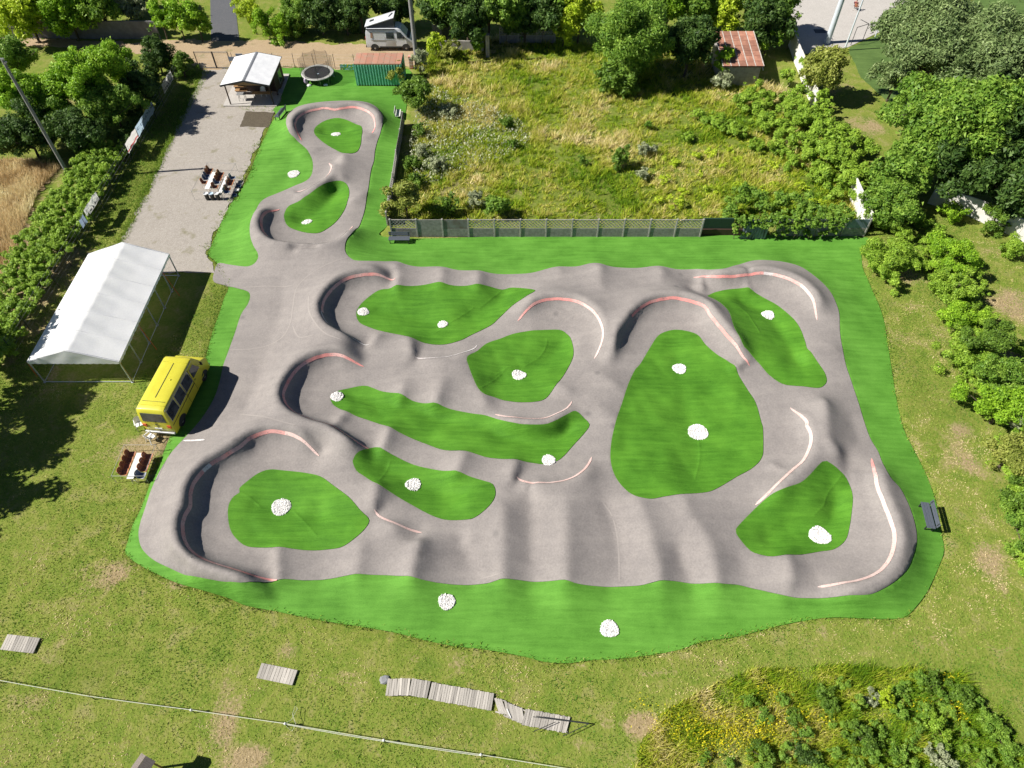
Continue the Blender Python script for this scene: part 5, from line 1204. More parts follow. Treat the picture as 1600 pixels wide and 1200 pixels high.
# seated person far off in the yard
def person():
    c = G(1334, 16); t = empty('person', (c.x, c.y, .02), 2.4, 'person in dark top seated on a chair in the far yard', 'person')
    J = {'pel': (0, 0, .5), 'chest': (0, .08, .85), 'neck': (0, .1, 1.08), 'head': (0, .06, 1.2), 'top': (0, .06, 1.32), 'kl': (-.11, -.42, .5), 'al': (-.12, -.42, .08), 'tl': (-.12, -.58, .04), 'kr': (.11, -.42, .5), 'ar': (.12, -.42, .08), 'tr': (.12, -.58, .04), 'hl': (-.1, -.02, .48), 'hr': (.1, -.02, .48), 'sl': (-.2, .09, 1.0), 'el': (-.25, .0, .74), 'wl': (-.16, -.25, .58), 'fl': (-.13, -.33, .56), 'sr': (.2, .09, 1.0), 'er': (.25, .0, .74), 'wr': (.16, -.25, .58), 'fr': (.13, -.33, .56)}
    Rd = {'pel': .15, 'chest': .15, 'neck': .06, 'head': .1, 'top': .085, 'kl': .075, 'al': .05, 'tl': .04, 'kr': .075, 'ar': .05, 'tr': .04, 'hl': .1, 'hr': .1, 'sl': .075, 'el': .05, 'wl': .036, 'fl': .035, 'sr': .075, 'er': .05, 'wr': .036, 'fr': .035}
    E = [('pel', 'chest'), ('chest', 'neck'), ('neck', 'head'), ('head', 'top'), ('pel', 'hl'), ('hl', 'kl'), ('kl', 'al'), ('al', 'tl'), ('pel', 'hr'), ('hr', 'kr'), ('kr', 'ar'), ('ar', 'tr'), ('chest', 'sl'), ('sl', 'el'), ('el', 'wl'), ('wl', 'fl'), ('chest', 'sr'), ('sr', 'er'), ('er', 'wr'), ('wr', 'fr')]
    K = list(J); me = bpy.data.meshes.new('body'); me.from_pydata([J[k] for k in K], [(K.index(a), K.index(b)) for a, b in E], [])
    m, nt, b = new_mat('dark_clothes'); v = objc(nt); s = nd(nt, 'ShaderNodeSeparateXYZ'); nt.links.new(v, s.inputs[0])
    nt.links.new(ramp(nt, s.outputs['Z'], [(.0, (.02, .02, .03)), (.55, (.05, .05, .09)), (.6, (.16, .03, .04)), (1.06, (.16, .03, .04)), (1.08, (.4, .22, .15)), (1.24, (.4, .22, .15))], 'CONSTANT'), b.inputs['Base Color'])
    o = link('body', me, t, m); sk = o.modifiers.new('skin', 'SKIN'); o.modifiers.new('sub', 'SUBSURF').levels = 1
    for i, k in enumerate(K): d = me.skin_vertices[0].data[i]; d.radius = (Rd[k], Rd[k]); d.use_root = k == 'pel'
    h = MB(); h.lathe([(.0, .16), (.09, .14), (.115, .06), (.11, 0), (.06, -.03), (0, -.02)], 14, (0, .075, 1.22)); h.build('hair', M_DARKMETAL, t, smooth=True)
    s2 = chair('brown', c.x + .12, c.y - .1, 2.4, 'brown chair under the seated person in the far yard')
person()

# ---------------------------------------------------------------- tiled shed
def shed():
    t = empty('tiled_shed', (24.0, 74.0, 0), 0, 'small shed with a terracotta panel roof among bushes', 'shed')
    zf, zn = 3.0, 2.2; xl, xr, yn, yf = -2.15, 2.08, -3.2, 2.85
    MB().box((-.05, -.1, 1.05), (xr - xl - .3, yf - yn - .4, 2.1)).build('wall', M_CONCF, t)
    zz = lambda y: zn + (zf - zn) * (y - yn) / (yf - yn)
    MB().add([(xl, yn, zn - .09), (xr, yn, zn - .09), (xr, yf, zf - .09), (xl, yf, zf - .09), (xl, yn, zn - .03), (xr, yn, zn - .03), (xr, yf, zf - .03), (xl, yf, zf - .03)], [(0, 3, 2, 1), (4, 5, 6, 7), (0, 1, 5, 4), (1, 2, 6, 5), (2, 3, 7, 6), (3, 0, 4, 7)]).build('roof_deck', M_WOODDARK, t)
    nx, ny = 5, 7; w = (xr - xl) / nx; h = (yf - yn) / ny; sl = math.atan2(zf - zn, yf - yn)
    for i in range(nx):
        for j in range(ny):
            yc = yn + h * (j + .5); MB().box((xl + w * (i + .5), yc, zz(yc) + .03), (w - .13, h + .03, .035), M=Matrix.Rotation(sl - .035, 3, 'X')).build('roof_tile', M_TILE, t, bevel=.012)
    for i in range(nx + 1): MB().bar((xl + w * i, yn, zn + .03), (xl + w * i, yf, zf + .03), .085, .07).build('mortar_strip', M_MORTAR, t)
    MB().tube([(xr + .1, yn + .2, zn - .5), (xr + .1, yn + 1.4, zn - .1)], .05, 8).build('drain_pipe', M_PLASTIC, t)
shed()
o = MB().box((0, 0, .55), (.4, .4, 1.1)).box((0, 0, 1.2), (.46, .46, .3)).build('orange_post', pm('red_white_post', (.55, .14, .07), (.62, .58, .52), 1.4, .6), bevel=.03); o.location = G(643, 106); tag(o, 'red and white marker post at the right end of the container', 'post')

# ---------------------------------------------------------------- boardwalk, platforms, rope
PLANK = {}
def plank(parent, c, ang, L, w, zr=0.0, pitch=0.0):
    key = (round(L, 2), round(w, 3))
    if key not in PLANK:
        q = MB().box((0, 0, 0), (w, L, .035)).build('plank', M_WOODGREY, parent, bevel=.005); PLANK[key] = q.data
    else: q = link('plank', PLANK[key], parent)
    q.location = c; q.rotation_euler = (random.uniform(-.02, .02), pitch + random.uniform(-.02, .02), ang + random.uniform(-.02, .02)); return q
def deck(name, label, cat, corners, n, z=.1):
    P = [G(u, v, z) for u, v in corners]   # far-left, far-right, near-right, near-left ; planks run far->near
    o = (P[0] + P[1] + P[2] + P[3]) / 4; t = empty(name, (o.x, o.y, 0), 0, label, cat)
    ax = ((P[1] + P[2]) - (P[0] + P[3])) / 2; L = ((P[0] - P[3]).length + (P[1] - P[2]).length) / 2; d = ax.length; u = ax / d; ang = math.atan2(u.y, u.x)
    sh = ((P[0] + P[1]) - (P[2] + P[3])).normalized()
    for k in range(n): c = u * (d * ((k + .5) / n - .5)); plank(t, (c.x, c.y, z), math.atan2(sh.y, sh.x) - math.pi / 2, L, d / n - .012)
    for s in (-.35, .35):
        c = sh * (L * s); MB().bar((c.x - u.x * d / 2, c.y - u.y * d / 2, z - .055), (c.x + u.x * d / 2, c.y + u.y * d / 2, z - .055), .06, .07).build('bearer', M_WOODGREY, t)
deck('plank_platform', 'small weathered plank platform on the lawn at the left edge', 'platform', [(12, 991), (63, 997), (52, 1021), (0, 1015)], 13)
deck('plank_platform', 'small weathered plank platform on the lawn left of the boardwalk', 'platform', [(409, 1036), (465, 1047), (457, 1071), (400, 1059)], 11)
def boardwalk():
    o = G(740, 1100); t = empty('boardwalk', (o.x, o.y, 0), 0, 'weathered plank boardwalk snaking across the lawn', 'boardwalk')
    secs = [([(604, 1074), (640, 1073)], 28, .12, .34), ([(641, 1073), (670, 1078)], 27, .34, .2), ([(672, 1079), (770, 1097)], 27, .18, .12), ([(776, 1102), (788, 1105)], 22, .12, .1), ([(790, 1108), (818, 1120)], 25, .12, .08), ([(818, 1120), (888, 1133)], 27, .08, .08)]
    for si, (ln, wpx, z0, z1) in enumerate(secs):
        A, B = G(*ln[0], z0), G(*ln[1], z1); d = B - A; L = d.length; n = max(3, int(L / .125)); ang = math.atan2(d.y, d.x) + (.55 if si in (3, 4) else 0) - (.12 if si == 5 else 0)
        for k in range(n):
            c = A + d * ((k + .5) / n) - o; plank(t, (c.x, c.y + random.uniform(-.02, .02), A.z + (B.z - A.z) * (k + .5) / n + random.uniform(-.006, .006)), ang + random.uniform(-.02, .02), .84 if si < 3 else .78, L / n - .012, pitch=-math.atan2(B.z - A.z, L))
        nrm = Vector((-d.y, d.x, 0)).normalized()
        for s in (-.3, .3): MB().bar(A - o + nrm * s - Vector((0, 0, .05)), B - o + nrm * s - Vector((0, 0, .05)), .06, .07).build('bearer', M_WOODGREY, t)
boardwalk()
o0 = G(870, 1131); t = empty('metal_frame', (o0.x, o0.y, 0), 0, 'thin black triangular metal frame lying over the boardwalk end', 'frame')
for a, b, z in (((833, 1120), (920, 1131), .42), ((838, 1119), (920, 1130), .45), ((920, 1131), (880, 1150), .3), ((868, 1128), (834, 1143), .3)):
    A, B = G(*a, z), G(*b, .3); MB().tube([A - o0, B - o0], .018, 6).build('bar', M_DARKMETAL, t)
o1 = G(795, 1116); o = MB().bar((-.1, .22, .16), (.1, -.2, .16), .05, .02).build('white_batten', M_TABLE); o.location = o1; tag(o, 'short white batten lying on the bend of the boardwalk', 'batten')
RP = [Vector((-31.2, 11.3, 0)), Vector((-26.5, 10.54, 0)), Vector((-21.35, 9.73, 0)), Vector((-16.05, 9.09, 0)), Vector((-11.22, 8.46, 0)), Vector((-6.26, 7.71, 0)), Vector((-1.5, 7.08, 0)), Vector((3.2, 6.4, 0))]
t = empty('rope_fence', RP[0], 0, 'low pale rope fence on short pegs across the front lawn', 'fence')
for k, q in enumerate(RP):
    MB().tube([q - RP[0], q - RP[0] + Vector((-.02, .02, .62))], .022, 6).build('peg', M_DARKMETAL, t)
    if k >= 3: MB().lathe([(.02, .5), (.06, .52), (.07, .6), (.03, .66)], 8, tuple(q - RP[0])).build('insulator', M_PLASTIC, t)
def sagline(a, b, s, n=8): return [a + (b - a) * (i / n) - Vector((0, 0, s * 4 * (i / n) * (1 - i / n))) for i in range(n + 1)]
for a, b in zip(RP, RP[1:]): MB().tube(sagline(a - RP[0] + Vector((0, 0, .6)), b - RP[0] + Vector((0, 0, .6)), .03), .016, 5).build('rope', M_ROPE, t)
for k in (4, 5): MB().tube(sagline(RP[k] - RP[0] + Vector((0, -.02, .55)), RP[k + 1] - RP[0] + Vector((0, -.02, .45)), .14), .014, 5).build('rope', M_ROPE, t)
q = RP[4] - RP[0]; MB().tube([q + Vector((.02, 0, .6)), q + Vector((.25, .2, .5)), q + Vector((.4, .75, .3)), q + Vector((.25, .9, .25)), q + Vector((.2, .5, .3)), q + Vector((.45, .05, .3)), q + Vector((.3, -.25, .2)), q + Vector((.05, -.1, .4))], .01, 5).build('rope_loop', M_ROPE, t)
M_OLDBOARD = pm('old_brown_board', (.22, .19, .17), (.13, .105, .085), 5, .9, stretch=(9, 1, 1), bmp=.3)
# roofed board at the very bottom
t = empty('roofed_board', (-17.15, 6.22, 0), 1.15, 'little roofed wooden board on posts at the bottom edge', 'board')
for x in (-.45, .45): MB().box((x, 0, .95), (.08, .08, 1.9)).build('post', M_WOODLIGHT, t)
MB().box((0, 0, 1.35), (.8, .04, .7)).build('board', M_WOODLIGHT, t)
for s in (-1, 1): MB().bar((0, s * .01, 2.06), (0, s * .42, 1.80), 1.15, .03).build('roof_board', M_OLDBOARD, t)
t = None
# ================================================================== VEGETATION
def leaf_mat(name, dark, mid, light, trans=.38):
    dark, mid, light = [tuple(x * 2.15 for x in q) for q in (dark, mid, light)]
    m, nt, b = new_mat(name)
    r = nd(nt, 'ShaderNodeNewGeometry').outputs['Random Per Island']
    c = ramp(nt, r, [(0, dark), (.5, mid), (.92, light), (1, tuple(min(1, x * 1.5 + .03) for x in light))])
    f = noise(nt, pos(nt), .9, 2, .6)
    c = mixc(nt, .45, c, ramp(nt, f, [(.34, dark), (.5, mid), (.66, light)]))
    b.inputs['Roughness'].default_value = .55; b.inputs['Specular IOR Level'].default_value = .3
    nt.links.new(c, b.inputs['Base Color'])
    tr = nd(nt, 'ShaderNodeBsdfTranslucent'); nt.links.new(c, tr.inputs['Color'])
    mx = nd(nt, 'ShaderNodeMixShader'); mx.inputs[0].default_value = trans
    nt.links.new(b.outputs[0], mx.inputs[1]); nt.links.new(tr.outputs[0], mx.inputs[2])
    nt.links.new(mx.outputs[0], nt.nodes['Material Output'].inputs[0])
    return m
L_ROB = leaf_mat('bright_leaves', (.055, .12, .008), (.12, .215, .012), (.19, .29, .02))
L_MID = leaf_mat('mid_green_leaves', (.04, .09, .01), (.085, .155, .018), (.15, .22, .03))
L_DARK = leaf_mat('dark_leaves', (.015, .036, .007), (.032, .066, .012), (.07, .115, .022))
L_YEL = leaf_mat('yellow_green_leaves', (.11, .17, .008), (.21, .28, .015), (.31, .36, .03))
L_OLI = leaf_mat('olive_leaves', (.07, .095, .012), (.145, .17, .03), (.23, .24, .06))
L_PINE = leaf_mat('pine_needles', (.03, .055, .016), (.075, .11, .035), (.14, .18, .07), .2)
L_BRA = leaf_mat('bramble_leaves', (.06, .12, .01), (.125, .20, .018), (.20, .28, .035))
L_GREY = leaf_mat('grey_green_leaves', (.09, .11, .06), (.17, .19, .11), (.26, .28, .17))
L_BLU = leaf_mat('deep_green_leaves', (.03, .06, .008), (.065, .12, .013), (.115, .18, .024))
M_BARK = pm('bark', (.11, .085, .06), (.06, .045, .032), 5, .95, bmp=.4, stretch=(3, 3, .6))

def unit(n, rng):
    v = rng.normal(size=(n, 3)); return v / np.linalg.norm(v, axis=1)[:, None]
def leaf_quads(C, N, s, aspect, rng):
    n = len(C); a = unit(n, rng); t = np.cross(N, a); t /= np.linalg.norm(t, axis=1)[:, None] + 1e-9; b = np.cross(N, t)
    L = (s * rng.uniform(.5, 1.55, n))[:, None] if np.isscalar(s) else s[:, None]; W = L * aspect
    dr = N * L * .25
    V = np.stack([C - t * L + b * W * .8 + dr, C - t * L * .7 - b * W * 1.1, C + t * L * 1.1], 1).reshape(-1, 3)
    return V, np.arange(3 * n, dtype=np.int32).reshape(n, 3)
def clumps_of(R, Rz, k, rng, squash=.9, low=-.45):
    """sub-clumps spread over several overlapping lobes, so that no crown is a ball"""
    nl = 5; lc = rng.normal(size=(nl, 3)) * .30; lc[0] = 0; lc[:, 2] = np.clip(lc[:, 2], -.25, .5); lr = rng.uniform(.42, .72, nl); lr[0] = .72
    j = rng.choice(nl, k, p=lr ** 2 / (lr ** 2).sum()); d = unit(k, rng); d[:, 2] = np.where(d[:, 2] < low, -d[:, 2], d[:, 2])
    c = lc[j] + d * (lr[j] * rng.uniform(.72, 1.05, k))[:, None]
    r = rng.uniform(.11, .30, k) * min(R, Rz * 1.2)
    tip = rng.random(k) < .14; c[tip] *= rng.uniform(1.1, 1.35, tip.sum())[:, None]; r[tip] *= .55
    c = c * np.array([R, R, Rz])
    inner = rng.normal(size=(max(3, k // 5), 3)) * np.array([R, R, Rz]) * .3
    return np.c_[np.r_[c, inner], np.r_[r, np.full(len(inner), .36 * min(R, Rz))]]
def foliage(name, cl, leaf, mat, parent, rng, cover=1.7, aspect=.55, droop=0.0, up=.3):
    C, N = [], []
    for x, y, z, r in cl:
        n = max(12, int(cover * 4 * math.pi * r * r / (2 * leaf * leaf * aspect) * .62))
        d = unit(n, rng); rad = r * rng.uniform(.25, 1.0, n) ** .45 * np.where(rng.random(n) < .16, rng.uniform(1.0, 1.5, n), 1.0)
        p = d * rad[:, None]; p[:, 2] *= .85
        p[:, 2] -= droop * rng.uniform(0, 1, n) * r
        C.append(np.array([x, y, z]) + p); N.append(d * .7 + unit(n, rng) * .75 + np.array([0, 0, up]))
    C = np.concatenate(C); N = np.concatenate(N); k = C[:, 2] > -.05 if parent is None else C[:, 2] + parent.location.z > .02
    C, N = C[k], N[k]; N /= np.linalg.norm(N, axis=1)[:, None]
    V, F = leaf_quads(C, N, leaf, aspect, rng)
    return link(name, mesh_np(name, V, F), parent, mat)
SEED = [100]
def tree(name, label, cat, u, v, zc, R, mat, leaf=.105, Rz=None, k=None, group=None, cover=1.6, aspect=.55, loc=None, trunk=True, droop=0.0, low=-.45):
    SEED[0] += 1; rng = np.random.default_rng(SEED[0]); Rz = Rz or R * .85
    c = G(u, v, zc) if loc is None else Vector(loc)
    t = empty(name, (c.x, c.y, 0), 0, label, cat, group)
    k = k or max(22, int(R * R * 8)); cl = clumps_of(R, Rz, k, rng, low=low); cl[:, 2] += zc if loc is None else c.z
    top = zc if loc is None else c.z
    cl[:, 2] = np.maximum(cl[:, 2], .18)
    foliage('crown' if trunk else 'foliage', cl, leaf, mat, t, rng, cover, aspect, droop)
    r0 = max(.03, .05 * R); m = MB(); m.tube([(0, 0, -.1), (.05 * R, .02, top * .5), (0, .04 * R, top)], r0, 8, True, r0 * .45)
    for q in cl[:max(5, len(cl) // 4)]: m.tube([(.02, .01, top * random.uniform(.3, .75)), ((q[0]) * .5, q[1] * .5, (q[2] + top * .6) / 2), (q[0], q[1], q[2])], r0 * .4, 5, False, r0 * .1)
    q = m.build('trunk' if trunk else 'stems', M_BARK, t)
    if not trunk: q['kind'] = 'stuff'
    return t
def hedge(name, label, cat, lobes, mat, leaf, cover=1.6, sub=7, aspect=.55, group=None, droop=0.0):
    """one continuous mass of foliage: lobes in world (x, y, z, r)"""
    SEED[0] += 1; rng = np.random.default_rng(SEED[0]); L = np.array(lobes, float); o = Vector((L[:, 0].mean(), L[:, 1].mean(), 0))
    t = empty(name, o, 0, label, cat, group); cl = []
    for x, y, z, r in L:
        q = clumps_of(r, r * .8, sub, rng, low=-.2); q[:, :3] += (x - o.x, y - o.y, z); cl.append(q)
    cl = np.concatenate(cl); cl[:, 2] = np.maximum(cl[:, 2], .15)
    foliage('foliage', cl, leaf, mat, t, rng, cover, aspect, droop, .9)
    m = MB()
    for x, y, z, r in L[::2]: m.tube([(x - o.x, y - o.y, -.05), (x - o.x + random.uniform(-.4, .4), y - o.y + random.uniform(-.4, .4), z + .3 * r)], .03, 5, False, .012)
    m.build('stems', M_BARK, t)['kind'] = 'stuff'; return t
def pxl(lst):
    return [(lambda p: (p.x, p.y, z, r))(G(u, v, z)) for u, v, z, r in lst]

# --- left edge
GL = 'trees at the upper left'
tree('locust_tree', 'tall bright green tree in the middle of the upper left thicket', 'tree', 130, 122, 4.6, 3.1, L_ROB, group=GL)
tree('locust_tree', 'bright green tree at the left frame edge of the upper left thicket', 'tree', 52, 150, 3.6, 3.0, L_ROB, group=GL)
tree('locust_tree', 'bright tree closest to the lane in the upper left thicket', 'tree', 180, 96, 3.6, 2.4, L_ROB, group=GL)
tree('locust_tree', 'green tree half cut by the left frame edge below the grey wall', 'tree', 12, 92, 3.4, 2.6, L_MID, group=GL)
tree('dark_shrub', 'dark tangled shrub left of the mesh yard gate', 'shrub', 243, 88, 1.9, 2.2, L_DARK, group=GL)
tree('dark_shrub', 'dark shrub right beside the mesh yard gate', 'shrub', 283, 103, 1.2, 1.7, L_BLU, group=GL)
tree('elder_tree', 'dark leafy tree behind the photo banner nearest the gate', 'tree', 218, 135, 2.3, 2.3, L_DARK, group=GL)
tree('elder_tree', 'dark leafy tree behind the long pale blue banner', 'tree', 175, 170, 2.4, 2.5, L_MID, group=GL)
tree('elder_tree', 'dark tree just right of the leaning utility pole', 'tree', 125, 205, 2.3, 2.6, L_DARK, group=GL)
tree('elder_tree', 'dark tree left of the leaning utility pole above the wheat', 'tree', 40, 212, 2.4, 2.7, L_DARK, group=GL)
tree('elder_tree', 'shadowed tree between the pole and the bright thicket tree', 'tree', 92, 178, 2.6, 2.2, L_MID, group=GL)
rng = np.random.default_rng(5)
lob = []
for y in np.arange(31, 58.5, .75):
    wdt = 4.2 if y > 40 else 3.2
    for x in np.arange(0.7, wdt, 1.1): lob.append((-35.7 - x + rng.uniform(-.3, .3), y + rng.uniform(-.4, .4), rng.uniform(.7, 1.15) * (1 if x < wdt - 1 else .75), rng.uniform(.75, 1.05)))
hedge('bramble_hedge', 'long bramble hedge between the wheat field and the gravel', 'hedge', lob, L_BRA, .07, 1.6, 10)
lob = [(-36.3 - rng.uniform(0, 1.6), y, .8, .95) for y in np.arange(57.5, 74, .9)]
hedge('shade_hedge', 'low dark hedge under the banners at upper left', 'hedge', lob, L_DARK, .11, 1.3)
# trees standing just outside the left frame edge, whose shadows lie on the lawn
for k, (y, h, r, x) in enumerate(((31.5, 6.8, 2.6, -40.2), (28.0, 6.6, 2.5, -39.0), (24.6, 6.2, 2.6, -39.0), (21.0, 5.4, 2.3, -38.4), (18.6, 4.4, 1.9, -37.8))):
    tree('roadside_tree', ['first', 'second', 'third', 'fourth', 'fifth'][k] + ' tree from the tent in the row beyond the left edge', 'tree', 0, 0, 0, r, L_MID, .2, loc=(x, y, h), cover=1.3, Rz=r * 1.15)
# --- top edge, left to right
GT = 'trees along the top edge'
TOP = [('yellow tree behind the grey wall in the top left corner', 35, 16, 3.6, 3.2, L_YEL), ('green tree behind the grey wall, second from the corner', 100, 14, 3.4, 2.8, L_ROB), ('green tree behind the middle of the grey wall', 155, 12, 3.2, 2.6, L_MID), ('pale bushy tree behind the right part of the grey wall', 205, 6, 2.4, 2.2, L_GREY),
 ('dark tree hanging over the top frame left of the driveway', 185, -20, 3.5, 3.2, L_DARK), ('yellow green reed clump right of the driveway', 392, 20, 2.4, 1.7, L_YEL), ('second reed clump right of the driveway', 415, 34, 2.0, 1.5, L_ROB), ('mid green tree by the lane right of the reeds', 455, 24, 1.9, 2.1, L_MID),
 ('dark tree by the lane above the pavilion roof', 500, 30, 1.7, 2.1, L_DARK), ('dark tree by the lane above the trampoline', 540, 34, 1.5, 1.9, L_DARK), ('mid green tree at the top behind the lane hedge', 480, -8, 3.0, 2.6, L_MID),
 ('dark tree directly behind the campervan', 622, 12, 2.4, 2.4, L_DARK), ('dark tree behind the pole at the top', 682, 20, 3.0, 2.8, L_DARK), ('broad dark tree over the dark gate', 728, 18, 4.0, 3.0, L_DARK), ('mid green tree over the shaded lattice fence', 790, 10, 4.0, 3.0, L_MID), ('dark tree right of the shaded lattice fence', 848, 16, 3.6, 2.7, L_DARK),
 ('yellow green tree beside the tall meadow tree', 905, 24, 3.2, 2.4, L_YEL), ('bright creeper tree behind the tall meadow tree', 1045, 8, 3.6, 2.8, L_ROB), ('yellow green bush behind the tiled shed', 1135, 18, 3.0, 2.4, L_YEL), ('dark tree left of the concrete yard', 1195, 30, 3.4, 2.8, L_DARK), ('dark ivy tree at the yard corner by the top frame', 1215, 0, 4.4, 2.8, L_BLU), ('green bush right of the tiled shed', 1200, 62, 1.8, 1.6, L_ROB)]
TOP += [('dark tree at the top frame left of the campervan', 560, 6, 3.2, 2.4, L_DARK), ('dark tree at the top frame right of the pole', 705, -5, 4.5, 3.2, L_MID), ('dark tree at the top frame over the gate pillar', 762, 2, 4.2, 3.0, L_DARK), ('dark tree at the top frame above the yellow green tree', 880, -8, 4.4, 3.0, L_MID), ('mid green tree at the top frame above the bay tree', 1095, 2, 3.8, 2.8, L_MID), ('dark tree filling the gap under the lane trees at the top', 820, 38, 2.2, 2.0, L_DARK), ('green bush by the lane right of the reeds', 440, 46, 1.3, 1.5, L_ROB), ('dark tree at the top frame above the lane bushes', 520, 8, 2.6, 2.4, L_DARK), ('mid green tree at the top frame right of the feathery tree', 1010, 0, 4.0, 2.8, L_MID)]
for lb, u, v, zc, R, mt in TOP: tree('reed_clump' if 'reed' in lb else 'boundary_tree', lb, 'reeds' if 'reed' in lb else 'tree', u, v, zc, R, mt, .16, group=GT, Rz=R * (1.35 if 'reed' in lb else .95), aspect=.25 if 'reed' in lb else .55)
for k, (u, v) in enumerate(((248, 26), (276, 28), (305, 30))): tree('hedge_conifer', ['left', 'middle', 'right'][k] + ' tall clipped bush of three left of the driveway', 'bush', u, v, 2.5, 1.75, L_ROB, .15, Rz=2.5, group='tall bushes left of the driveway')
# --- meadow and its edges
tree('willow_tree', 'large feathery tree at the top of the meadow', 'tree', 985, 58, 4.4, 3.9, L_MID, .14, Rz=4.0, aspect=.4, cover=1.3)
tree('fig_bush', 'broad leaved grey green bush at the foot of the feathery tree', 'bush', 968, 125, 1.5, 2.3, L_BLU, .19)
tree('bay_tree', 'dark round evergreen left of the tiled shed', 'tree', 1078, 72, 3.4, 3.0, L_DARK, .15)
tree('young_tree', 'light green sapling in front of the tiled shed', 'sapling', 1133, 98, 1.9, 1.3, L_ROB, .14, Rz=1.8)
tree('fig_bush', 'grey green bush under the near edge of the tiled shed', 'bush', 1128, 128, .8, 1.1, L_GREY, .16)
tree('side_tree', 'dense green tree overhanging the turf beside the side fence', 'tree', 650, 140, 2.2, 2.05, L_BLU, .11)
tree('side_shrub', 'olive shrub in front of the green container', 'shrub', 622, 112, 1.5, 1.25, L_OLI, .12)
tree('side_shrub', 'grey green shrub at the foot of the pole by the container', 'shrub', 655, 95, 1.6, 1.0, L_GREY, .13, Rz=1.5)
tree('side_shrub', 'bright yellow green shrub right of the pole', 'shrub', 680, 68, 1.3, 1.2, L_YEL, .15)
tree('side_shrub', 'brownish shrub left of the concrete gate pillar', 'shrub', 705, 80, .8, 1.2, L_OLI, .13)
tree('side_shrub', 'bright sapling just left of the concrete gate pillar', 'shrub', 744, 72, 1.2, .85, L_ROB, .14, Rz=1.5)
tree('side_shrub', 'yellow green bush under the trees right of the gate pillar', 'shrub', 880, 52, 1.6, 1.6, L_YEL, .15)
tree('corner_tree', 'olive dark tree at the fence corner above the bench', 'tree', 632, 312, 1.9, 1.75, L_OLI, .11)
tree('fence_shrub', 'dark shrub behind the stained fence panel', 'shrub', 702, 322, .9, 1.0, L_BLU, .12)
tree('fence_shrub', 'wide dark shrub behind the third lattice panel', 'shrub', 778, 322, 1.0, 1.25, L_MID, .12)
tree('fence_shrub', 'grey leafy shrub between the two dark fence shrubs', 'shrub', 742, 312, .8, .9, L_GREY, .13)
tree('round_bush', 'dark rounded bush alone in the middle of the meadow', 'bush', 969, 246, 1.0, 1.05, L_BLU, .10, Rz=1.25)
tree('grey_bush', 'grey dry bush just right of the dark rounded meadow bush', 'bush', 1008, 236, .5, .85, L_GREY, .08)
tree('grey_bush', 'grey dry bush just below the dark rounded meadow bush', 'bush', 1005, 274, .4, .75, L_GREY, .08)
for k, (u, v, r, mt, lb) in enumerate(((655, 205, .9, L_BLU, 'dark green shrub beside the sheet of the side fence'), (648, 255, 1.0, L_BLU, 'dark shrub behind the side fence halfway down'), (660, 235, .9, L_GREY, 'pale weedy bush behind the side fence halfway down'), (650, 285, .9, L_BLU, 'dark shrub behind the side fence above the corner tree'), (700, 175, 1.0, L_GREY, 'pale weedy bush right of the dense side tree'), (790, 195, .9, L_BLU, 'green weedy bush in the upper left meadow'), (912, 250, .5, L_BLU, 'small green bush left of the dark rounded bush'), (800, 225, .6, L_BLU, 'small green bush in the left half of the meadow'), (1012, 195, .5, L_MID, 'small green bush above the dark rounded bush'), (685, 260, 1.1, L_GREY, 'pale flowering weed bush in the left meadow'))):
    tree('weed_bush', lb, 'bush', u, v, .55, r, mt, .10, group='bushes in the meadow', cover=1.2)
hedge('bramble_thicket', 'broad bramble thicket spreading over the right side of the meadow', 'bramble', pxl([(1180,138,.9,1.4),(1165,162,.8,1.5),(1210,155,.9,1.6),(1250,185,1.0,1.7),(1200,195,.8,1.5),(1150,205,.6,1.2),(1255,220,.9,1.6),(1300,205,1.1,1.8),(1305,245,1.0,1.6),(1340,230,1.2,1.8),(1345,270,1.0,1.6),(1110,190,.5,1.1),(1285,275,.7,1.4),(1240,255,.6,1.2),(1320,285,.9,1.3),(1180,228,.5,1.1),(1250,150,1.4,1.4),(1258,175,1.5,1.4),(1270,205,1.6,1.4),(1232,118,1.2,1.1),(1300,240,1.6,1.4),(1330,280,1.5,1.2),(1090,180,.4,.9),(1075,215,.4,.8),(1225,185,.9,1.5),(1230,215,.8,1.5),(1275,185,1.2,1.6),(1280,235,1.1,1.6),(1185,172,.8,1.4),(1325,255,1.2,1.6),(1215,235,.6,1.3),(1265,250,.7,1.4),(1340,300,1.0,1.2),(1310,300,.7,1.2),(1135,195,.6,1.2),(1240,165,1.1,1.5)]), L_BRA, .09, 1.8, 14)
hedge('meadow_scrub', 'low sunny scrub spreading from the thicket into the lower meadow', 'scrub', [(x + rng.uniform(-.5, .5), y + rng.uniform(-.5, .5), z * rng.uniform(.5, 1.3), q * rng.uniform(.6, 1.25)) for x, y, z, q in pxl([(u, v, .3, .75) for u, v in ((1055,255),(1085,270),(1110,240),(1130,265),(1160,250),(1190,270),(1215,285),(1150,290),(1110,300),(1070,300),(1035,285),(1180,300),(1240,290),(1260,310),(1285,315),(1080,240),(1050,320),(1020,310),(1120,325),(1140,235),(1210,260))])], L_YEL, .085, 1.1, 8)
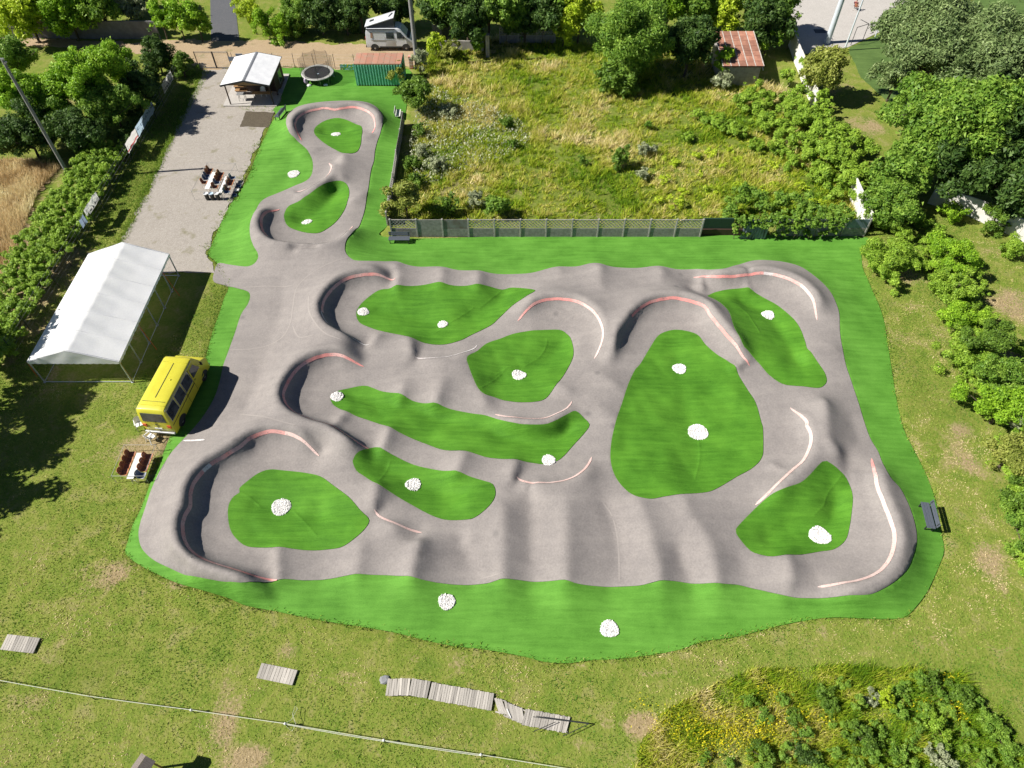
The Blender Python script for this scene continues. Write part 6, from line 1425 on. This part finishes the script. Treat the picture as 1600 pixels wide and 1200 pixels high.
hedge('hanging_vine', 'trailing vine spilling over the right concrete fence', 'vine', pxl([(1150,318,1.3,1.2),(1172,302,1.7,1.5),(1195,312,1.8,1.5),(1225,318,1.7,1.3),(1250,322,1.7,1.3),(1275,326,1.7,1.25),(1300,330,1.6,1.1),(1320,336,1.5,.9),(1215,340,1.5,.8),(1255,342,1.4,.8),(1290,346,1.3,.7),(1140,330,1.1,.9),(1245,350,1.0,.5),(1275,352,1.0,.55),(1300,355,.9,.45),(1230,350,.9,.4),(1262,362,.6,.3),(1290,364,.6,.3),(1135,335,1.2,.6)]), L_MID, .10, 1.3, 8, droop=.5)
lob = []
for x in np.arange(18.6, 28.2, .55):
    lob.append((x, 46.35 + rng.uniform(-.2, .2), 1.75 + rng.uniform(-.2, .25), .62))
    if rng.random() < .85: lob.append((x + rng.uniform(-.3, .3), 46.05, 1.25 + rng.uniform(-.15, .2), .34))
    if rng.random() < .6: lob.append((x + rng.uniform(-.3, .3), 45.95, .75 + rng.uniform(-.25, .2), .24))
hedge('fence_creeper', 'leafy creeper hanging down the front of the right concrete fence', 'creeper', lob, L_MID, .09, 1.2, 6, droop=.6)
lob = []
for (xa, ya), (xb, yb) in (((30.1, 54), (30.3, 60)), ((30.3, 60), (30.7, 66.0)), ((30.8, 69.5), (31.2, 74.0)), ((31.4, 79), (31.7, 84))):
    n = int((yb - ya) / .8)
    for k in range(n + 1): lob.append((xa + (xb - xa) * k / n + rng.uniform(-.5, .3), ya + (yb - ya) * k / n, rng.uniform(1.2, 1.75), rng.uniform(.7, 1.0)))
hedge('wall_ivy', 'ivy and brambles smothering the whitewashed wall by the yard', 'ivy', lob, L_BRA, .12, 1.4, 8)
# --- right edge
GR = 'trees at the upper right'
tree('olive_tree', 'olive green tree beside the floodlight mast', 'tree', 1287, 108, 3.2, 2.5, L_OLI, .13, Rz=2.3)
tree('pine_tree', 'big soft pine covering the upper right corner', 'tree', 1465, 72, 7.5, 4.8, L_PINE, .17, group=GR, aspect=.3, cover=1.15, Rz=3.6)
tree('pine_tree', 'second pine cut by the right frame edge', 'tree', 1565, 90, 8.0, 4.6, L_PINE, .17, group=GR, aspect=.3, cover=1.15, Rz=3.8)
tree('pine_tree', 'low pine boughs beside the slim white post', 'tree', 1402, 120, 2.6, 2.2, L_PINE, .17, group=GR, aspect=.3, cover=1.15, Rz=1.6)
tree('pine_tree', 'lower pine hanging over the broadleaf tree at upper right', 'tree', 1530, 150, 6.0, 3.6, L_PINE, .17, group=GR, aspect=.3, cover=1.15, Rz=2.6)
tree('broadleaf_tree', 'large dark broadleaf tree below the pines', 'tree', 1480, 205, 5.0, 4.3, L_MID, .15, group=GR, Rz=3.8)
tree('broadleaf_tree', 'dark broadleaf tree at the right frame edge below the pines', 'tree', 1575, 215, 5.5, 4.0, L_DARK, .16, group=GR)
tree('broadleaf_tree', 'dark shadowed tree above the half hidden white wall', 'tree', 1500, 268, 3.4, 2.8, L_DARK, .15, group=GR)
tree('broadleaf_tree', 'dark tree at the right frame edge above the white wall', 'tree', 1585, 290, 3.6, 3.0, L_DARK, .15, group=GR)
tree('broadleaf_tree', 'mid green tree left of the half hidden white wall', 'tree', 1420, 262, 3.2, 2.8, L_MID, .14, group=GR)
RB = [('green elder bush behind the turf corner at the fence end', 1395, 322, 1.8, 2.1, L_MID), ('leafy bush on the turf edge below the elder', 1392, 402, 1.2, 1.75, L_BRA), ('bright bush right of the turf edge bush', 1480, 398, 1.2, 1.7, L_ROB), ('bright bush in the right row, second from the top', 1492, 448, 1.1, 1.5, L_BRA), ('bright bush in the right row beside a dry clearing', 1500, 498, 1.0, 1.45, L_ROB), ('taller dark bush in the right row', 1538, 535, 1.7, 1.5, L_BLU), ('bright bush at the left bulge of the right row', 1512, 562, 1.1, 1.5, L_BRA), ('dark tall bush at the right frame edge mid height', 1560, 590, 1.8, 1.7, L_MID), ('bright bush in the lower half of the right row', 1562, 645, 1.2, 1.6, L_ROB), ('feathery yellow green bush low in the right row', 1578, 712, 1.3, 1.6, L_OLI), ('dark bush at the right frame edge above the lowest', 1602, 778, 1.2, 1.4, L_BLU), ('lowest green bush at the right frame edge', 1606, 845, 1.0, 1.3, L_MID), ('bush at the foot of the white wall at the right edge', 1585, 385, .7, 1.1, L_BRA), ('small bush at the left foot of the half hidden white wall', 1490, 335, .7, 1.0, L_ROB), ('bush between the two white wall pieces', 1555, 342, 1.2, 1.4, L_BLU), ('grey bush at the right frame edge mid height', 1598, 660, 1.0, 1.1, L_GREY)]
for lb, u, v, zc, R, mt in RB: tree('edge_bush', lb, 'bush', u, v, zc, R * 1.22, mt, .07 if v > 360 else .10, group='bushes along the right edge', trunk=False, cover=1.5, Rz=R * 1.0)
rng = np.random.default_rng(8)
hedge('scrub_row', 'continuous low scrub knitting the bushes of the right row together', 'scrub', [(x, y, z * rng.uniform(.7, 1.3), q * rng.uniform(.8, 1.2)) for x, y, z, q in pxl([(u, v, .7, 1.05) for u, v in ((1470,388),(1500,402),(1515,430),(1480,428),(1488,468),(1518,478),(1500,515),(1535,520),(1550,556),(1512,548),(1530,598),(1560,612),(1580,570),(1548,642),(1582,650),(1600,600),(1572,690),(1602,690),(1588,738),(1612,740),(1604,790),(1618,830),(1606,868),(1615,905),(1600,545),(1400,440),(1375,420),(1410,365),(1440,345),(1380,345),(1450,372),(1465,360),(1430,395),(1415,415),(1460,415),(1475,450),(1530,450),(1545,495),(1570,530))])], L_BRA, .07, 1.6, 12)
# --- overgrown mound at lower right
hedge('mound_brambles', 'tangled green brambles covering the right half of the overgrown mound', 'bramble', [(x + rng.uniform(-.3, .3), y + rng.uniform(-.2, .2), z * rng.uniform(.5, 1.4), q * rng.uniform(.6, 1.3)) for x, y, z, q in pxl([(u, v, .35, .55) for u, v in ((1320,1075),(1350,1100),(1300,1110),(1400,1075),(1430,1065),(1470,1085),(1500,1075),(1525,1100),(1480,1110),(1440,1110),(1400,1110),(1370,1125),(1320,1135),(1420,1140),(1460,1150),(1500,1140),(1540,1120),(1560,1150),(1580,1170),(1545,1175),(1510,1170),(1470,1170),(1430,1170),(1390,1150),(1350,1180),(1300,1170),(1260,1150),(1230,1180),(1330,1200),(1390,1205),(1440,1200),(1490,1205),(1540,1205),(1590,1200),(1290,1195),(1200,1200),(1140,1195),(1225,1100),(1190,1120),(1100,1180))])], L_MID, .042, 1.4, 10)
MB_ = [('bramble bush at the upper left of the overgrown mound', 1290, 1085, .8, L_BLU), ('dark bramble at the top centre of the overgrown mound', 1452, 1068, .75, L_BLU), ('dark bramble at the top right of the overgrown mound', 1505, 1092, .8, L_BLU), ('bramble on the right slope of the overgrown mound', 1548, 1128, .8, L_MID), ('bramble near the bottom right of the overgrown mound', 1575, 1172, .8, L_MID), ('round bramble in the middle of the overgrown mound', 1345, 1155, .85, L_BLU), ('dark bramble at the bottom left of the overgrown mound', 1190, 1180, .8, L_BLU), ('dark bramble bottom centre of the overgrown mound', 1262, 1180, .75, L_DARK), ('grey reed bush in the middle of the overgrown mound', 1362, 1090, .6, L_GREY), ('yellow green broom bush in the middle of the mound', 1382, 1092, .6, L_YEL), ('bramble right of the broom bush on the mound', 1460, 1130, .75, L_BRA), ('pale weedy bush at the bottom of the mound', 1470, 1185, .75, L_GREY), ('small bramble on the mound left of its middle', 1240, 1120, .6, L_BLU), ('bramble low on the mound, right of its middle', 1405, 1185, .75, L_MID), ('low green bush on the mound beside the tall dry grass', 1170, 1095, .5, L_MID)]
for lb, u, v, R, mt in MB_: tree('mound_bush', lb, 'bush', u, v, .45, R, mt, .048, group='bushes on the overgrown mound', trunk=False, cover=1.2, Rz=R * .75)

# ------------------------------------------------------------------ grasses
def tone_mat(name, stops, gain=1.75):
    stops = [(p, tuple(min(.85, x * gain) for x in c)) for p, c in stops]
    m, nt, b = new_mat(name); r = nd(nt, 'ShaderNodeNewGeometry').outputs['Random Per Island']; a = nd(nt, 'ShaderNodeAttribute', attribute_name='tone').outputs['Fac']
    f = math_n(nt, 'ADD', a, math_n(nt, 'MULTIPLY', math_n(nt, 'SUBTRACT', r, .5), .45)); c = ramp(nt, f, stops)
    nt.links.new(c, b.inputs['Base Color']); b.inputs['Roughness'].default_value = .7; b.inputs['Specular IOR Level'].default_value = .2
    tr = nd(nt, 'ShaderNodeBsdfTranslucent'); nt.links.new(c, tr.inputs['Color']); mx = nd(nt, 'ShaderNodeMixShader'); mx.inputs[0].default_value = .3
    nt.links.new(b.outputs[0], mx.inputs[1]); nt.links.new(tr.outputs[0], mx.inputs[2]); nt.links.new(mx.outputs[0], nt.nodes['Material Output'].inputs[0]); return m
M_BLADE = tone_mat('grass_blades', [(0, (.07, .145, .008)), (.28, (.17, .245, .010)), (.5, (.27, .29, .03)), (.78, (.38, .33, .12)), (1, (.50, .42, .24))])
M_LAWN = tone_mat('lawn_blades', [(0, (.045, .11, .01)), (.35, (.115, .19, .02)), (.6, (.185, .225, .04)), (.85, (.32, .28, .115)), (1, (.42, .35, .2))])
M_WSTALK = tone_mat('wheat_stalks', [(0, (.24, .17, .08)), (.5, (.40, .31, .17)), (1, (.54, .45, .28))])
M_FLOWER = tone_mat('yellow_flowers', [(0, (.52, .46, .01)), (.5, (.68, .60, .015)), (1, (.78, .70, .04))], 1.0)
M_PALEF = tone_mat('pale_flowers', [(0, (.20, .26, .10)), (.5, (.34, .38, .20)), (1, (.56, .57, .44))], 1.1)
def blades(name, P, z0, h, w, lean, tone, mat, label, cat=None, seed=1):
    r = np.random.default_rng(seed); n = len(P); a = r.uniform(0, 2 * np.pi, n); d = np.c_[np.cos(a), np.sin(a)]; b = r.uniform(0, 2 * np.pi, n)
    L = np.c_[np.cos(b), np.sin(b)] * (h * lean * r.uniform(.3, 1.2, n))[:, None] + np.array([.12, .05]) * h[:, None]
    A = np.c_[P - d * w[:, None], z0]; B = np.c_[P + d * w[:, None], z0]; C = np.c_[P + L, z0 + h]
    V = np.stack([A, B, C], 1).reshape(-1, 3); me = mesh_np(name, V, np.arange(3 * n).reshape(n, 3))
    at = me.attributes.new('tone', 'FLOAT', 'POINT'); at.data.foreach_set('value', np.repeat(tone, 3).astype(np.float32))
    o = link(name, me, None, mat); return tag(o, label, None, None, 'stuff')
def scatter(poly, dens, seed):
    r = np.random.default_rng(seed); x0, y0 = poly.min(0); x1, y1 = poly.max(0); n = int((x1 - x0) * (y1 - y0) * dens)
    P = np.c_[r.uniform(x0, x1, n), r.uniform(y0, y1, n)]; return P[inside(poly, P[:, 0], P[:, 1])]
r = np.random.default_rng(77)
# meadow
T = scatter(MEADOW, 7.5, 1); nb = 17
P = np.repeat(T, nb, 0) + r.normal(size=(len(T) * nb, 2)) * .13; tr_ = np.repeat(r.random(len(T)), nb)
d_, l_ = spots(P[:, 0], P[:, 1], DRY), spots(P[:, 0], P[:, 1], LUSH)
tone = np.clip(.47 + d_ * .55 - l_ * .38 + vnoise(P[:, 0], P[:, 1], 3.4, 21) * .7 + vnoise(P[:, 0], P[:, 1], 1.1, 22) * .4 + (tr_ - .5) * .35, 0, 1)
hh = (.10 + .55 * tr_ ** 2 * (.4 + tone * .6) + .14 * r.random(len(P))) * np.clip(1.0 + vnoise(P[:, 0], P[:, 1], 2.2, 23) * 1.5, .35, 1.7) * np.where(d_ > .6, .35, 1)
blades('meadow_grass', P, np.zeros(len(P)), hh, .022 + .026 * r.random(len(P)), .9, tone, M_BLADE, 'tall unmown meadow grass in green and straw patches', seed=2)
W = scatter(px_line([(650,130),(700,150),(790,180),(830,215),(790,250),(730,270),(660,290),(640,240),(650,180)], 0, .8, True), 22, 3)
blades('pale_weeds', W, .2 + .35 * r.random(len(W)), .10 + .1 * r.random(len(W)), .05 + .04 * r.random(len(W)), 1.0, .5 + .5 * r.random(len(W)), M_PALEF, 'pale flowering weeds in the left part of the meadow', seed=3)
# mown lawn around the track
LAWN = np.array([tuple(G(u, v))[:2] for u, v in [(-40,560),(60,600),(215,600),(330,440),(365,445),(330,540),(250,690),(195,860),(400,960),(850,1040),(1300,970),(1430,960),(1480,860),(1400,640),(1345,370),(1480,330),(1640,420),(1640,1000),(1560,1260),(-60,1260)]])
P = scatter(LAWN, 115, 5); P = P[~inside(OUT['turf'], P[:, 0], P[:, 1])]; d_, l_ = spots(P[:, 0], P[:, 1], DRY), spots(P[:, 0], P[:, 1], LUSH)
tone = np.clip(.42 + d_ * .55 - l_ * .35 + vnoise(P[:, 0], P[:, 1], 2.8, 41) * .6 + vnoise(P[:, 0], P[:, 1], 7.0, 45) * .3 + vnoise(P[:, 0], P[:, 1], 3.5, 8) * .45 + vnoise(P[:, 0], P[:, 1], 1.2, 9) * .3 + vnoise(P[:, 0], P[:, 1], .8, 42) * .8 + vnoise(P[:, 0], P[:, 1], .35, 44) * .6, 0, 1)
k = r.random(len(P)) < np.clip(1.1 - d_ * .8 + vnoise(P[:, 0], P[:, 1], .6, 43) * .9, .1, 1); P, tone = P[k], tone[k]
blades('lawn_grass', P, np.full(len(P), -.01), .035 + .06 * r.random(len(P)), .014 + .022 * r.random(len(P)), 1.4, tone, M_LAWN, 'short mown grass around the track', seed=6)
# rough strip by the hedge, gravel edges, fringe along the turf
S1 = scatter(np.array([tuple(G(u, v))[:2] for u, v in [(305,112),(330,110),(255,250),(190,385),(60,620),(-20,620),(100,440),(205,235)]]), 70, 8)
edge = []
for nm, src in (('turf', OUT['turf']),):
    for q in src[::1]: edge.append(q + r.normal(size=(int(4 + 26 * max(0, vnoise(q[0], q[1], .9, 91) + .1)), 2)) * .13)
E1 = np.concatenate(edge); E1 = E1[(E1[:, 1] < 46) | (E1[:, 0] < -23)]
gp = lin(np.array([tuple(G(u, v))[:2] for u, v in [(318,109),(306,140),(290,172),(274,207),(254,247),(226,310),(200,357),(186,384)]]), .2)[:-30]; E2 = np.concatenate([q + r.normal(size=(14, 2)) * .22 for q in gp])
E3 = np.concatenate([np.array(tuple(G(u, v))[:2]) + r.normal(size=(90, 2)) * .35 for u, v in ((398,240),(390,265),(383,280),(365,312),(352,335),(340,362),(330,385),(404,225))])
P = np.concatenate([S1, E1, E2, E3]); d_, l_ = spots(P[:, 0], P[:, 1], DRY), spots(P[:, 0], P[:, 1], LUSH)
blades('rough_grass', P, np.zeros(len(P)), .08 + .14 * r.random(len(P)), .016 + .022 * r.random(len(P)), .9, np.clip(.4 + .4 * d_ - .25 * l_ + .4 * (r.random(len(P)) - .5), 0, 1), M_LAWN, 'rough grass fringe along hedge, gravel and turf edges', seed=9)
# wheat
P = scatter(np.array([tuple(G(u, v))[:2] for u, v in [(95,262),(60,300),(45,340),(25,400),(0,440),(-40,500),(-160,480),(-120,270),(0,250),(50,252)]]), 130, 11)
blades('wheat_crop', P, np.zeros(len(P)), .45 + .3 * r.random(len(P)) + .25 * vnoise(P[:, 0], P[:, 1], 1.5, 51), .02 + .02 * r.random(len(P)), .6, np.clip(.5 + vnoise(P[:, 0], P[:, 1], 2.0, 52) * .9, 0, 1), M_WSTALK, 'ripe pale wheat at the left edge', seed=12)
# mound
MOUND = np.array([tuple(G(u, v))[:2] for u, v in [(985,1225),(1000,1160),(1040,1110),(1120,1065),(1180,1045),(1300,1040),(1430,1045),(1500,1055),(1570,1110),(1600,1165),(1610,1230)]])
P = scatter(MOUND, 420, 13); hz = np.clip(.75 + vnoise(P[:, 0], P[:, 1], 1.1, 61) * 1.6, .15, 1.6); px = P[:, 0]
tone = np.clip(.5 - (px - 9) * .035 + vnoise(P[:, 0], P[:, 1], .9, 62) * .8, 0, 1)
blades('tall_dry_grass', P, np.zeros(len(P)), (.2 + .42 * r.random(len(P))) * hz, .010 + .016 * r.random(len(P)), .75, tone, M_BLADE, 'tall dry and green grass on the overgrown mound', seed=14)
fl = []
for u, v, sx, sy, n in ((1055,1120,.5,.2,120),(1070,1135,.8,.25,420),(1110,1150,.6,.25,420),(1150,1140,.6,.2,420),(1200,1130,.6,.2,420),(1180,1155,.5,.2,260),(1260,1120,.3,.15,120),(1295,1122,.3,.1,90),(1000,1095,.2,.1,60),(1205,1085,.3,.15,100),(1440,1100,.25,.08,90),(1490,1104,.2,.08,70),(1500,1122,.15,.1,40),(1485,1058,.2,.1,50),(1130,1160,.5,.2,200)):
    c = G(u, v, .4); n = int(n * .8); fl.append(np.c_[r.normal(c.x, sx * 1.3, n), r.normal(c.y, sy * 1.9, n)])
P = np.concatenate(fl); blades('yellow_wildflowers', P, .25 + .35 * r.random(len(P)), .05 + .03 * r.random(len(P)), .02 + .016 * r.random(len(P)), 1.2, r.random(len(P)), M_FLOWER, 'yellow wildflowers in the tall grass of the mound', seed=15)
